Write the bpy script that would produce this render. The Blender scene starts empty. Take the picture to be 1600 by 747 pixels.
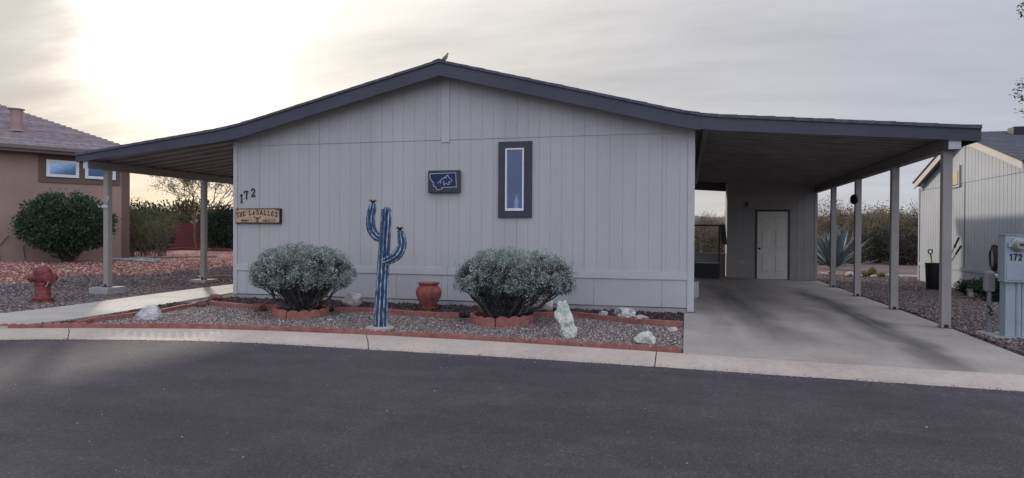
import bpy, math, random
import numpy as np
from mathutils import Vector, Matrix, noise
random.seed(7)
C = bpy.data.collections.new('place'); bpy.context.scene.collection.children.link(C)
sc = bpy.context.scene
R = math.radians
PI = math.pi

# ------------------------------------------------------------------ materials
def newmat(name):
    m = bpy.data.materials.new(name); m.use_nodes = True
    nt = m.node_tree; b = nt.nodes['Principled BSDF']
    return m, nt, b
def N(nt, t, **kw):
    n = nt.nodes.new(t)
    for k, v in kw.items():
        if k in ('operation', 'blend_type', 'data_type', 'feature', 'musgrave_type', 'distance', 'attribute_name', 'noise_dimensions'): setattr(n, k, v)
        else: n.inputs[k].default_value = v
    return n
def ramp(nt, fac, stops, interp='LINEAR'):
    r = nt.nodes.new('ShaderNodeValToRGB'); r.color_ramp.interpolation = interp
    e = r.color_ramp.elements
    while len(e) < len(stops): e.new(0.5)
    for i, (p, c) in enumerate(stops):
        e[i].position = p; e[i].color = (*c, 1)
    if fac is not None: nt.links.new(fac, r.inputs[0])
    return r
def mixc(nt, fac, a, b, mode='MIX'):
    m = nt.nodes.new('ShaderNodeMix'); m.data_type = 'RGBA'; m.blend_type = mode
    for i, v in ((0, fac), (6, a), (7, b)):
        if hasattr(v, 'links') or hasattr(v, 'is_linked'): nt.links.new(v, m.inputs[i])
        elif i == 0: m.inputs[0].default_value = v
        else: m.inputs[i].default_value = (*v, 1)
    return m.outputs[2]
def mth(nt, op, a, b=None, c=None):
    m = nt.nodes.new('ShaderNodeMath'); m.operation = op
    for i, v in enumerate((a, b, c)):
        if v is None: continue
        if hasattr(v, 'is_linked'): nt.links.new(v, m.inputs[i])
        else: m.inputs[i].default_value = v
    return m.outputs[0]
def noisetex(nt, vec, scale, detail=4, rough=.55, sx=None):
    if sx:
        mp = nt.nodes.new('ShaderNodeMapping'); mp.inputs['Scale'].default_value = sx
        nt.links.new(vec, mp.inputs['Vector']); vec = mp.outputs[0]
    n = nt.nodes.new('ShaderNodeTexNoise'); n.inputs['Scale'].default_value = scale
    n.inputs['Detail'].default_value = detail; n.inputs['Roughness'].default_value = rough
    nt.links.new(vec, n.inputs['Vector']); return n.outputs[0]
def wpos(nt): return nt.nodes.new('ShaderNodeNewGeometry').outputs['Position']
def bump(nt, b, h, strength=.3, dist=.01):
    bp = nt.nodes.new('ShaderNodeBump'); bp.inputs['Strength'].default_value = strength
    bp.inputs['Distance'].default_value = dist
    nt.links.new(h, bp.inputs['Height']); nt.links.new(bp.outputs[0], b.inputs['Normal'])
def paint(name, col, rough=.6, var=.12, scale=3, fine=60, bs=.15, sx=None, spec=.35, metal=0):
    """painted / plain surface: weathered by large soft noise, fine grain in bump"""
    m, nt, b = newmat(name); p = wpos(nt)
    n1 = noisetex(nt, p, scale, 6, .6, sx); n2 = noisetex(nt, p, fine, 3, .6)
    lo = tuple(c * (1 - var * 1.6) for c in col); hi = tuple(min(1, c * (1 + var)) for c in col)
    r = ramp(nt, n1, [(.3, lo), (.7, hi)])
    r2 = ramp(nt, n2, [(.35, (.88,) * 3), (.65, (1.06,) * 3)])
    nt.links.new(mixc(nt, .6, r.outputs[0], mixc(nt, 1, r.outputs[0], r2.outputs[0], 'MULTIPLY')), b.inputs['Base Color'])
    b.inputs['Roughness'].default_value = rough; b.inputs['Metallic'].default_value = metal
    b.inputs['Specular IOR Level'].default_value = spec
    bump(nt, b, n2, bs, .004)
    return m
def island(name, stops, rough=.8, trans=0, interp='LINEAR', extra=None, spec=.3):
    """leaf / pebble colour: each island of the mesh its own tone"""
    m, nt, b = newmat(name)
    g = nt.nodes.new('ShaderNodeNewGeometry')
    r = ramp(nt, g.outputs['Random Per Island'], stops, interp)
    col = r.outputs[0]
    if extra:
        n = noisetex(nt, g.outputs['Position'], extra[0], 3)
        rr = ramp(nt, n, [(.35, (extra[1],) * 3), (.65, (extra[2],) * 3)])
        col = mixc(nt, 1, col, rr.outputs[0], 'MULTIPLY')
    nt.links.new(col, b.inputs['Base Color'])
    b.inputs['Roughness'].default_value = rough; b.inputs['Specular IOR Level'].default_value = spec
    if trans:
        t = nt.nodes.new('ShaderNodeBsdfTranslucent'); nt.links.new(col, t.inputs[0])
        mx = nt.nodes.new('ShaderNodeMixShader'); mx.inputs[0].default_value = trans
        nt.links.new(b.outputs[0], mx.inputs[1]); nt.links.new(t.outputs[0], mx.inputs[2])
        nt.links.new(mx.outputs[0], nt.nodes['Material Output'].inputs[0])
    return m

M = {}
M['siding'] = paint('siding_paint', (.435, .425, .412), .55, .06, .9, 40, .12, (1.6, 1, .25))
M['skirt'] = paint('skirting_paint', (.415, .41, .41), .55, .06, .9, 50, .1)
M['trim'] = paint('trim_paint', (.45, .445, .44), .5, .05, 2)
M['fascia'] = paint('fascia_paint', (.058, .058, .076), .55, .10, 1.5, 50, .2)
M['soffit'] = paint('pan_metal', (.31, .285, .28), .5, .15, 2, 30, .08, spec=.25)
M['shingle'] = paint('shingle_grit', (.10, .10, .125), .9, .25, 12, 160, .8)
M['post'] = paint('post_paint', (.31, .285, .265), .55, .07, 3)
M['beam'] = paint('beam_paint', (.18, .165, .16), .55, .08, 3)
M['beamend'] = paint('beam_end_paint', (.5, .5, .5), .5, .04, 3)
M['foundation'] = paint('foundation', (.33, .32, .31), .85, .15, 4)
M['shed'] = paint('shed_paint', (.30, .28, .265), .6, .06, 2)
M['shedside'] = M['shed']
M['door'] = paint('door_paint', (.64, .60, .53), .45, .04, 3, 60, .05)
M['darktrim'] = paint('dark_trim', (.045, .045, .06), .5, .1, 3)
M['black'] = paint('black_plastic', (.012, .012, .014), .45, .2, 8)
M['white'] = paint('white_vinyl', (.7, .71, .72), .35, .03, 5, 60, .03)
M['terracotta'] = paint('terracotta', (.29, .09, .07), .8, .3, 9, 90, .2)
M['brick'] = paint('red_edging_concrete', (.31, .125, .105), .9, .22, 9, 110, .8)
M['hydrant'] = paint('hydrant_paint', (.22, .05, .052), .6, .38, 14, 70, .4)
M['boulder'] = paint('pale_boulder', (.46, .42, .385), .9, .25, 8, 60, 1)
M['redrock'] = paint('red_rock', (.20, .085, .06), .9, .3, 9, 60, 1)
M['stucco'] = paint('pink_stucco', (.33, .225, .185), .9, .08, 1.2, 70, .7)
M['stuccoband'] = paint('brown_band', (.15, .095, .08), .85, .08, 2, 70, .5)
M['brownfascia'] = paint('brown_fascia', (.15, .11, .10), .6, .1, 2)
M['ventpaint'] = paint('vent_paint', (.30, .20, .175), .7, .1, 4)
M['bluewall'] = paint('pale_metal_siding', (.40, .44, .49), .5, .05, 1.5)
M['cream'] = paint('cream_fascia', (.56, .53, .48), .55, .05, 2)
M['steel'] = paint('grey_enamel', (.29, .35, .38), .5, .06, 3, 60, .05)
M['tanbox'] = paint('tan_pedestal', (.22, .21, .21), .6, .12, 6)
M['wood'] = paint('old_timber', (.24, .17, .12), .85, .25, 6, 60, .5, (1, 1, 1))
M['maroon'] = paint('maroon_wall', (.12, .028, .03), .8, .12, 2)
M['twig'] = paint('twig_bark', (.085, .07, .065), .9, .3, 12)
M['bark'] = paint('pale_bark', (.16, .125, .095), .9, .3, 9)
M['barktree'] = paint('tan_bark', (.22, .15, .10), .9, .3, 9)
M['hose'] = paint('pale_hose', (.30, .42, .42), .4, .1, 4)
M['hosedark'] = paint('dark_hose', (.05, .035, .035), .45, .1, 4)
M['yellow'] = paint('yellow_handle', (.38, .36, .06), .45, .1, 4)
M['gold'] = paint('yellow_lit_louvre', (.55, .47, .30), .6, .08, 4)  # yellow light on the louvre is put into its colour
M['flower'] = paint('rusty_petals', (.09, .02, .02), .6, .4, 20)
M['lamp'] = paint('lamp_metal', (.06, .055, .05), .4, .1, 4)
M['plate'] = paint('outlet_plate', (.42, .40, .37), .5, .05, 4)
M['cyan'] = paint('frosted_bottle', (.42, .55, .62), .3, .05, 6)
M['ink'] = paint('dark_lettering', (.018, .015, .018), .7, .1, 20)
M['plateconc'] = paint('plate_concrete', (.40, .37, .34), .9, .15, 8, 90, .5)
M['dove'] = island('dove_plumage', [(0, (.17, .14, .13)), (1, (.22, .18, .17))], .9)

def leafy(name, cols, trans=.15, rough=.7, spec=.25, extra=None):
    k = len(cols) - 1
    return island(name, [(i / k, c) for i, c in enumerate(cols)], rough, trans, extra=extra, spec=spec)
M['sage'] = leafy('sage_leaves', [(.12, .15, .13), (.20, .24, .21), (.28, .32, .285), (.36, .40, .355), (.48, .52, .46)], .12, extra=(8, .7, 1.5))
M['sagedark'] = leafy('sage_dark_leaves', [(.03, .04, .034), (.055, .062, .055), (.10, .10, .10)], 0)
M['roundbush'] = leafy('glossy_leaves', [(.018, .034, .019), (.03, .056, .031), (.045, .08, .045), (.08, .125, .075)], .08, .5, .4)
M['oleander'] = leafy('oleander_leaves', [(.04, .055, .025), (.07, .09, .04), (.11, .13, .06), (.17, .18, .10)], .25)
M['hedge'] = leafy('dark_hedge_leaves', [(.012, .022, .014), (.025, .04, .024), (.04, .06, .035)], .1)
M['olive'] = leafy('olive_leaves', [(.05, .045, .025), (.085, .08, .04), (.14, .13, .07)], .2, extra=(1.6, .6, 1.4))
M['tanleaf'] = leafy('tan_winter_leaves', [(.12, .09, .055), (.20, .155, .10), (.30, .24, .16)], .2, extra=(1.6, .55, 1.3))
M['orange'] = leafy('orange_winter_leaves', [(.15, .085, .03), (.23, .13, .05), (.29, .18, .08)], .2)
M['brownleaf'] = leafy('dark_brown_scrub', [(.065, .05, .04), (.11, .085, .065), (.17, .135, .10)], .1, extra=(2, .5, 1.4))
M['mesquite'] = leafy('mesquite_leaves', [(.02, .03, .012), (.04, .055, .025), (.07, .085, .04)], .2)
M['fern'] = leafy('green_plant_leaves', [(.015, .03, .015), (.03, .06, .03), (.05, .09, .045)], .1)
M['sparse'] = leafy('yellow_green_leaves', [(.09, .085, .03), (.16, .14, .06), (.20, .19, .10)], .3)
M['agave'] = leafy('agave_skin', [(.055, .09, .095), (.09, .14, .145), (.15, .21, .21)], 0, .5)
M['barrel'] = leafy('barrel_cactus_skin', [(.09, .10, .03), (.13, .13, .05)], 0)

M['bedgravel'] = island('bed_gravel', [(0, (.045, .036, .035)), (.25, (.10, .08, .076)), (.5, (.175, .14, .128)), (.7, (.25, .18, .155)), (.86, (.32, .28, .26)), (1, (.60, .56, .53))], .9)
M['greygravel'] = island('dark_gravel', [(0, (.06, .045, .045)), (.4, (.13, .10, .10)), (.75, (.20, .16, .155)), (1, (.36, .30, .29))], .9)
M['redgravel'] = island('red_gravel', [(0, (.14, .055, .045)), (.4, (.31, .15, .12)), (.75, (.44, .24, .195)), (1, (.60, .42, .37))], .9)
M['browngravel'] = island('brown_gravel', [(0, (.05, .038, .036)), (.4, (.115, .085, .08)), (.8, (.19, .15, .14)), (1, (.33, .28, .26))], .9)
M['lava'] = island('lava_rock', [(0, (.02, .015, .016)), (.5, (.045, .031, .031)), (.85, (.08, .05, .05)), (1, (.13, .09, .085))], .95)

# asphalt
def asphalt():
    m, nt, b = newmat('asphalt'); p = wpos(nt)
    n0 = noisetex(nt, p, .45, 5, .6); n1 = noisetex(nt, p, 70, 3, .7)
    v = nt.nodes.new('ShaderNodeTexVoronoi'); v.inputs['Scale'].default_value = 85; nt.links.new(p, v.inputs['Vector'])
    sp = nt.nodes.new('ShaderNodeSeparateColor'); nt.links.new(v.outputs['Color'], sp.inputs[0])
    base = ramp(nt, n0, [(.3, (.060, .054, .062)), (.7, (.078, .071, .080))])
    stone = ramp(nt, sp.outputs[0], [(0, (.70,) * 3), (.6, (.95,) * 3), (.9, (1.15,) * 3), (.985, (1.4,) * 3), (1, (2.3, 2.2, 2.1))])
    c = mixc(nt, 1, base.outputs[0], stone.outputs[0], 'MULTIPLY')
    n3 = noisetex(nt, p, 2.2, 6, .7)
    pat = ramp(nt, n3, [(.40, (.93, .93, .94)), (.52, (1, 1, 1)), (.66, (1.20, 1.14, 1.08))])
    ms = noisetex(nt, p, 1, 5, .65, (.35, 1.6, 1)); pat2 = ramp(nt, ms, [(.36, (.86, .86, .88)), (.5, (1, 1, 1)), (.64, (1.12, 1.10, 1.08))])
    c = mixc(nt, 1, c, pat2.outputs[0], 'MULTIPLY')
    c = mixc(nt, 1, c, pat.outputs[0], 'MULTIPLY')
    nt.links.new(c, b.inputs['Base Color']); b.inputs['Roughness'].default_value = .85
    b.inputs['Specular IOR Level'].default_value = .3
    h = mth(nt, 'ADD', n1, mth(nt, 'MULTIPLY', v.outputs['Distance'], 1.2))
    bump(nt, b, h, .8, .006); return m
M['asphalt'] = asphalt()

def concrete(name, col, warm=0, tracks=False):
    m, nt, b = newmat(name); p = wpos(nt)
    n0 = noisetex(nt, p, .8, 6, .62); n1 = noisetex(nt, p, 14, 5, .7); n2 = noisetex(nt, p, 120, 2, .6)
    lo = tuple(c * .80 for c in col); hi = tuple(c * 1.10 for c in col)
    c = ramp(nt, n0, [(.32, lo), (.68, hi)]).outputs[0]
    c = mixc(nt, 1, c, ramp(nt, n1, [(.3, (.84, .84, .85)), (.55, (1,) * 3), (.8, (1.05,) * 3)]).outputs[0], 'MULTIPLY')
    c = mixc(nt, 1, c, ramp(nt, n2, [(.28, (.70, .68, .66)), (.42, (1,) * 3)]).outputs[0], 'MULTIPLY')
    if warm:
        c = mixc(nt, 1, c, ramp(nt, noisetex(nt, p, 5, 4), [(.45, (1, 1, 1)), (.75, (1.03, .95, .90))]).outputs[0], 'MULTIPLY')
    if tracks:
        s = nt.nodes.new('ShaderNodeSeparateXYZ'); nt.links.new(p, s.inputs[0])
        wob = mth(nt, 'MULTIPLY', mth(nt, 'SUBTRACT', noisetex(nt, p, .5, 3), .5), .9)
        strk = noisetex(nt, p, 1, 4, .6, (5, .35, 1))
        tot = None
        for cx, ky, wdt, st, y0, y1 in ((1.12, -.055, .42, .8, 9.0, 19.5), (2.86, .0, .30, .95, 7.6, 18.5), (.45, -.02, .22, .3, 8.5, 16), (2.2, -.06, .22, .35, 9, 14), (1.2, 0, .9, .5, 13.5, 23)):
            cen = mth(nt, 'ADD', mth(nt, 'MULTIPLY', mth(nt, 'SUBTRACT', s.outputs[1], 13), ky), cx)
            dd = mth(nt, 'ABSOLUTE', mth(nt, 'ADD', mth(nt, 'SUBTRACT', s.outputs[0], cen), wob))
            k = nt.nodes.new('ShaderNodeMapRange'); k.interpolation_type = 'SMOOTHSTEP'
            nt.links.new(dd, k.inputs[0]); k.inputs[1].default_value = wdt * 1.5; k.inputs[2].default_value = wdt * .1
            k1 = nt.nodes.new('ShaderNodeMapRange'); k1.interpolation_type = 'SMOOTHSTEP'
            nt.links.new(s.outputs[1], k1.inputs[0]); k1.inputs[1].default_value = y0 - .7; k1.inputs[2].default_value = y0 + 1.6
            k2 = nt.nodes.new('ShaderNodeMapRange'); k2.interpolation_type = 'SMOOTHSTEP'
            nt.links.new(s.outputs[1], k2.inputs[0]); k2.inputs[1].default_value = y1 + 1.5; k2.inputs[2].default_value = y1 - 1
            w = mth(nt, 'MULTIPLY', mth(nt, 'MULTIPLY', k.outputs[0], k1.outputs[0]), mth(nt, 'MULTIPLY', k2.outputs[0], st))
            tot = w if tot is None else mth(nt, 'MAXIMUM', tot, w)
        tot = mth(nt, 'MULTIPLY', tot, mth(nt, 'ADD', mth(nt, 'MULTIPLY', strk, 1.1), .3))
        c = mixc(nt, tot, c, (.075, .07, .068))
    nt.links.new(c, b.inputs['Base Color']); b.inputs['Roughness'].default_value = .8
    b.inputs['Specular IOR Level'].default_value = .3
    bump(nt, b, mth(nt, 'ADD', n1, n2), .35, .004); return m
M['drive'] = concrete('driveway_concrete', (.38, .34, .30), 0, True)
M['kerb'] = concrete('kerb_concrete', (.48, .415, .355), 1)
M['walk'] = concrete('walkway_concrete', (.45, .425, .38))
M['block'] = concrete('footing_concrete', (.34, .34, .33))

def groundmat():
    m, nt, b = newmat('ground_soil'); p = wpos(nt)
    s = nt.nodes.new('ShaderNodeSeparateXYZ'); nt.links.new(p, s.inputs[0])
    x, y = s.outputs[0], s.outputs[1]
    wob = mth(nt, 'MULTIPLY', mth(nt, 'SUBTRACT', noisetex(nt, p, .7, 4), .5), 1.6)
    v2 = mth(nt, 'ADD', mth(nt, 'ADD', mth(nt, 'MULTIPLY', x, -.857), mth(nt, 'MULTIPLY', y, .295)), mth(nt, 'ADD', wob, 2.64))
    vor = nt.nodes.new('ShaderNodeTexVoronoi'); vor.inputs['Scale'].default_value = 24; nt.links.new(p, vor.inputs['Vector'])
    sp = nt.nodes.new('ShaderNodeSeparateColor'); nt.links.new(vor.outputs['Color'], sp.inputs[0])
    f = sp.outputs[0]
    dark = ramp(nt, f, [(0, (.05, .036, .036)), (.5, (.11, .085, .085)), (1, (.20, .16, .155))]).outputs[0]
    red = ramp(nt, f, [(0, (.13, .055, .045)), (.5, (.25, .12, .095)), (1, (.38, .22, .18))]).outputs[0]
    tan = ramp(nt, f, [(0, (.08, .055, .048)), (.5, (.135, .098, .082)), (1, (.21, .16, .14))]).outputs[0]
    k = nt.nodes.new('ShaderNodeMapRange'); nt.links.new(v2, k.inputs[0]); k.inputs[1].default_value = 19.4; k.inputs[2].default_value = 19.8
    left = mth(nt, 'LESS_THAN', x, -8.5)
    c = mixc(nt, mth(nt, 'MULTIPLY', k.outputs[0], left), dark, red)
    k = nt.nodes.new('ShaderNodeMapRange'); nt.links.new(mth(nt, 'ADD', y, wob), k.inputs[0]); k.inputs[1].default_value = 24; k.inputs[2].default_value = 28
    c = mixc(nt, mth(nt, 'MULTIPLY', k.outputs[0], mth(nt, 'SUBTRACT', 1.0, left)), c, tan)
    nt.links.new(c, b.inputs['Base Color']); b.inputs['Roughness'].default_value = .95
    bump(nt, b, vor.outputs['Distance'], .8, .03); return m
M['ground'] = groundmat()

def cactusmat():
    m, nt, b = newmat('painted_steel_ribs'); g = nt.nodes.new('ShaderNodeNewGeometry')
    a = N(nt, 'ShaderNodeAttribute'); a.attribute_name = 'ridge'
    n = noisetex(nt, g.outputs['Position'], 1, 5, .7, (38, 38, 7)); n2 = noisetex(nt, g.outputs['Position'], 1, 4, .7, (60, 60, 16))
    base = ramp(nt, n2, [(.3, (.012, .018, .035)), (.55, (.03, .065, .13)), (.75, (.08, .18, .27))]).outputs[0]
    k = mth(nt, 'ADD', mth(nt, 'MULTIPLY', a.outputs['Fac'], .34), mth(nt, 'MULTIPLY', n, 1.25))
    f = nt.nodes.new('ShaderNodeMapRange'); nt.links.new(k, f.inputs[0]); f.inputs[1].default_value = .84; f.inputs[2].default_value = 1.08
    c = mixc(nt, f.outputs[0], base, (.44, .54, .58))
    nt.links.new(c, b.inputs['Base Color']); b.inputs['Roughness'].default_value = .5; b.inputs['Metallic'].default_value = .15
    return m
M['cactus'] = cactusmat()

def rockmat(name, a, bcol, c, scale=7):
    m, nt, b = newmat(name); p = wpos(nt)
    n = noisetex(nt, p, scale, 8, .65); n2 = noisetex(nt, p, scale * 6, 5, .7)
    cc = ramp(nt, n, [(.36, a), (.5, bcol), (.66, c)]).outputs[0]
    cc = mixc(nt, 1, cc, ramp(nt, n2, [(.34, (.5, .5, .48)), (.5, (1,) * 3)]).outputs[0], 'MULTIPLY')
    nt.links.new(cc, b.inputs['Base Color']); b.inputs['Roughness'].default_value = .85
    bump(nt, b, n2, .9, .012); return m
M['greenstone'] = rockmat('green_white_stone', (.38, .48, .40), (.58, .61, .51), (.74, .73, .63), 9)
M['whitestone'] = rockmat('white_quartz', (.34, .34, .34), (.50, .49, .48), (.66, .66, .65), 9)
M['quartzmix'] = rockmat('white_and_dark_quartz', (.08, .06, .06), (.50, .48, .45), (.72, .70, .66), 6)
M['signwood'] = rockmat('painted_sign_wood', (.46, .27, .18), (.48, .32, .20), (.52, .38, .24), 4)

def glass(name, tint, mix=.35, rough=.03):
    m, nt, b = newmat(name)
    t = nt.nodes.new('ShaderNodeBsdfTransparent'); t.inputs[0].default_value = (.75, .8, .9, 1)
    g = nt.nodes.new('ShaderNodeBsdfGlossy'); g.inputs[0].default_value = (*tint, 1); g.inputs['Roughness'].default_value = rough
    mx = nt.nodes.new('ShaderNodeMixShader'); mx.inputs[0].default_value = mix
    nt.links.new(t.outputs[0], mx.inputs[1]); nt.links.new(g.outputs[0], mx.inputs[2])
    nt.links.new(mx.outputs[0], nt.nodes['Material Output'].inputs[0]); return m
M['glass'] = glass('window_glass', (.62, .72, .95), .075)
M['blueglass'] = glass('blue_window_glass', (.45, .68, .85), .26, .1)
M['bluedark'] = paint('blue_blind', (.10, .19, .26), .6, .1, 3)
M['navy'] = paint('navy_panel', (.012, .022, .085), .5, .12, 12)
M['silver'] = paint('silver_line', (.40, .42, .46), .5, .05, 20)
M['room'] = paint('room_curtain', (.12, .13, .17), .9, .06, 2)
M['chrome'] = paint('meter_rim', (.35, .36, .37), .3, .05, 6, 60, .02, None, .5, .6)
M['meterface'] = paint('meter_face', (.30, .31, .27), .3, .15, 30)
M['patch'] = paint('rear_path', (.30, .28, .25), .9, .1, 3)
M['hills'] = paint('hazy_hill_scrub', (.11, .125, .155), .95, .2, .03, .3, .1)  # distance haze is mixed into this blue grey base colour

# ------------------------------------------------------------------ mesh helpers
WL = {}      # world location of each object made here
def wl(o): return WL[o.name]
def tag(o, label=None, cat=None, group=None, kind=None):
    if label: o['label'] = label
    if cat: o['category'] = cat
    if group: o['group'] = group
    if kind: o['kind'] = kind
    return o
def thing(name, loc, label, cat, group=None):
    o = bpy.data.objects.new(name, None); C.objects.link(o); o.location = loc
    o.empty_display_size = .2
    WL[o.name] = Vector(loc); return tag(o, label, cat, group)
def place(me, name, mat, parent, loc=None, smooth=False):
    """me holds WORLD coordinates; shift them to the origin of the object"""
    o = bpy.data.objects.new(name, me); C.objects.link(o)
    L = wl(parent) if parent is not None else Vector(loc if loc is not None else (0, 0, 0))
    me.transform(Matrix.Translation(-L))
    if parent is not None: o.parent = parent
    else: o.location = L
    WL[o.name] = Vector(L)
    for m in (mat if isinstance(mat, (list, tuple)) else [mat]): me.materials.append(m)
    if smooth: me.polygons.foreach_set('use_smooth', [True] * len(me.polygons))
    return o
def npmesh(name, V, F, mat, parent=None, loc=None, smooth=False):
    V = np.asarray(V, dtype=np.float32); F = np.asarray(F, dtype=np.int32); k = F.shape[1]
    me = bpy.data.meshes.new(name); me.vertices.add(len(V)); me.vertices.foreach_set('co', V.ravel())
    me.loops.add(F.size); me.loops.foreach_set('vertex_index', F.ravel())
    me.polygons.add(len(F)); me.polygons.foreach_set('loop_start', np.arange(len(F), dtype=np.int32) * k)
    me.update(calc_edges=True); me.validate()
    return place(me, name, mat, parent, loc, smooth)
class MB:
    def __init__(s): s.v = []; s.f = []; s.mi = []; s.cur = 0; s.at = []
    def add(s, vs, fs, att=None):
        n = len(s.v); s.v += [tuple(v) for v in vs]
        s.at += list(att) if att is not None else [0.0] * len(vs)
        for f in fs: s.f.append(tuple(i + n for i in f)); s.mi.append(s.cur)
        return s
    def box(s, x0, x1, y0, y1, z0, z1):
        return s.obox((x0, y0, z0), (x1 - x0, 0, 0), (0, y1 - y0, 0), (0, 0, z1 - z0))
    def obox(s, o, a, b, c):
        o, a, b, c = map(Vector, (o, a, b, c))
        P = [o, o + a, o + a + b, o + b, o + c, o + a + c, o + a + b + c, o + b + c]
        F = [(0, 3, 2, 1), (4, 5, 6, 7), (0, 1, 5, 4), (1, 2, 6, 5), (2, 3, 7, 6), (3, 0, 4, 7)]
        if a.cross(b).dot(c) < 0: F = [tuple(reversed(f)) for f in F]
        return s.add(P, F)
    def prism(s, pts, ext):
        """flat polygon pts (3d) pushed along ext"""
        e = Vector(ext); P = [Vector(p) for p in pts]; n = len(P)
        nrm = Vector((0, 0, 0))
        for i in range(n): nrm += (P[i] - P[0]).cross(P[(i + 1) % n] - P[0])
        if nrm.dot(e) > 0: P.reverse()
        return s.add(P + [p + e for p in P], [tuple(range(n)), tuple(reversed(range(n, 2 * n)))] + [(i, i + n, (i + 1) % n + n, (i + 1) % n) for i in range(n)])
    def tube(s, path, rad, n=8, ribs=0, depth=0, flat=None, cap=True):
        path = [Vector(p) for p in path]; k = len(path)
        rad = [rad] * k if isinstance(rad, (int, float)) else rad
        up = Vector((0, 0, 1)); vs = []; at = []
        t0 = (path[1] - path[0]).normalized()
        ref = up if abs(t0.dot(up)) < .9 else Vector((1, 0, 0))
        u = (ref - t0 * ref.dot(t0)).normalized()
        for i in range(k):
            t = (path[min(i + 1, k - 1)] - path[max(i - 1, 0)]).normalized()
            u = (u - t * u.dot(t)).normalized(); w = t.cross(u)
            for j in range(n):
                a = 2 * PI * j / n; r = rad[i]; q = 0
                if ribs:
                    q = .5 + .5 * math.cos(a * ribs); r *= (1 - depth + depth * q)
                fu, fw = (1, 1) if flat is None else flat[i]
                vs.append(path[i] + u * (math.cos(a) * r * fu) + w * (math.sin(a) * r * fw)); at.append(q)
        fs = [(i * n + j, i * n + (j + 1) % n, (i + 1) * n + (j + 1) % n, (i + 1) * n + j) for i in range(k - 1) for j in range(n)]
        if cap: fs += [tuple(reversed(range(n))), tuple(range((k - 1) * n, k * n))]
        return s.add(vs, fs, at)
    def lathe(s, prof, c=(0, 0, 0), n=24, axis=None):
        """prof = [(r, h)] about the vertical (or axis) through c"""
        c = Vector(c); a = Vector(axis).normalized() if axis else Vector((0, 0, 1))
        u = a.orthogonal().normalized(); w = a.cross(u); vs = []
        for r, h in prof:
            for j in range(n):
                t = 2 * PI * j / n; vs.append(c + a * h + u * (r * math.cos(t)) + w * (r * math.sin(t)))
        k = len(prof)
        fs = [(i * n + j, i * n + (j + 1) % n, (i + 1) * n + (j + 1) % n, (i + 1) * n + j) for i in range(k - 1) for j in range(n)]
        fs += [tuple(reversed(range(n))), tuple(range((k - 1) * n, k * n))]
        return s.add(vs, fs)
    def build(s, name, mat, parent=None, loc=None, smooth=False, att=False, bevel=0):
        me = bpy.data.meshes.new(name); me.from_pydata(s.v, [], s.f); me.update()
        if att:
            A = me.attributes.new('ridge', 'FLOAT', 'POINT'); A.data.foreach_set('value', s.at)
        o = place(me, name, mat, parent, loc, smooth)
        me.polygons.foreach_set('material_index', s.mi)
        if bevel:
            b = o.modifiers.new('bevel', 'BEVEL'); b.width = bevel; b.segments = 2; b.limit_method = 'ANGLE'
        if smooth and not bevel:
            try:
                me.set_sharp_from_angle(angle=R(40))
            except Exception: pass
        return o
def copy_tree(o, loc=None, rz=None, label=None):
    c = o.copy(); C.objects.link(c)
    if loc is not None: c.location = loc
    if rz is not None: c.rotation_euler = (0, 0, rz)
    if label: c['label'] = label
    for ch in o.children:
        d = ch.copy(); C.objects.link(d); d.parent = c
        for g in ch.children:
            e = g.copy(); C.objects.link(e); e.parent = d
    return c

# ------------------------------------------------------------------ land
KB = [(-60, -30), (-30, -9), (-21, -1.2), (-16, 3.1), (-13, 5.15), (-11, 6.25), (-9, 7.13), (-8, 7.45), (-6.4, 7.80), (-5.5, 7.86), (-3.7, 7.82), (-2, 7.79), (-.3, 7.71), (.9, 7.61), (2, 7.54), (3.2, 7.46), (6, 7.28), (12, 6.9), (60, 2)]
KT = [(-60, -29.2), (-30, -8.2), (-21, -.5), (-16, 3.75), (-13, 5.75), (-11, 6.85), (-9.6, 7.52), (-8.43, 7.90), (-6.95, 8.28), (-5.95, 8.41), (-4.1, 8.48), (-2.17, 8.41), (-.34, 8.24), (.91, 8.08), (2.2, 7.99), (3.33, 7.9), (6, 7.75), (12, 7.4), (60, 2.5)]
def interp(T, x):
    if x <= T[0][0]: return T[0][1]
    if x >= T[-1][0]: return T[-1][1]
    for (a, b), (c, d) in zip(T, T[1:]):
        if x <= c: return b + (d - b) * (x - a) / (c - a)
def smoothT(T):  # soft curve through the table
    xs = np.linspace(-60, 60, 1201); ys = np.array([interp(T, x) for x in xs])
    k = np.ones(7) / 7; y2 = np.convolve(np.pad(ys, 3, mode='edge'), k, 'valid')
    return xs, y2
KBx, KBy = smoothT(KB); KTx, KTy = smoothT(KT)
def kb(x): return float(np.interp(x, KBx, KBy))
def kt(x): return float(np.interp(x, KTx, KTy))
def sst(a, b, x):
    t = min(1, max(0, (x - a) / (b - a))); return t * t * (3 - 2 * t)
def gz(x, y):
    v = y - kt(x)
    if v < 0: return -.06
    z = .07 + .02 * min(1, v / 3.5)
    z -= (sst(3.9, 4.2, x)) * .055 * sst(0, 2.0, v) 
    if -.02 < x < 4.1 and y > kt(x) + .0: z -= .09
    v2 = -.857 * x + .515 * y
    z += .49 * sst(17.9, 23, v2) * sst(-8.5, -11, x)
    return z
def dz(x, y):    # driveway slab surface
    t = sst(kt(x), 12.0, y)
    return .082 * (1 - t) + (.14 - .026 * min(4.1, max(0, x))) * t

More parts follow.
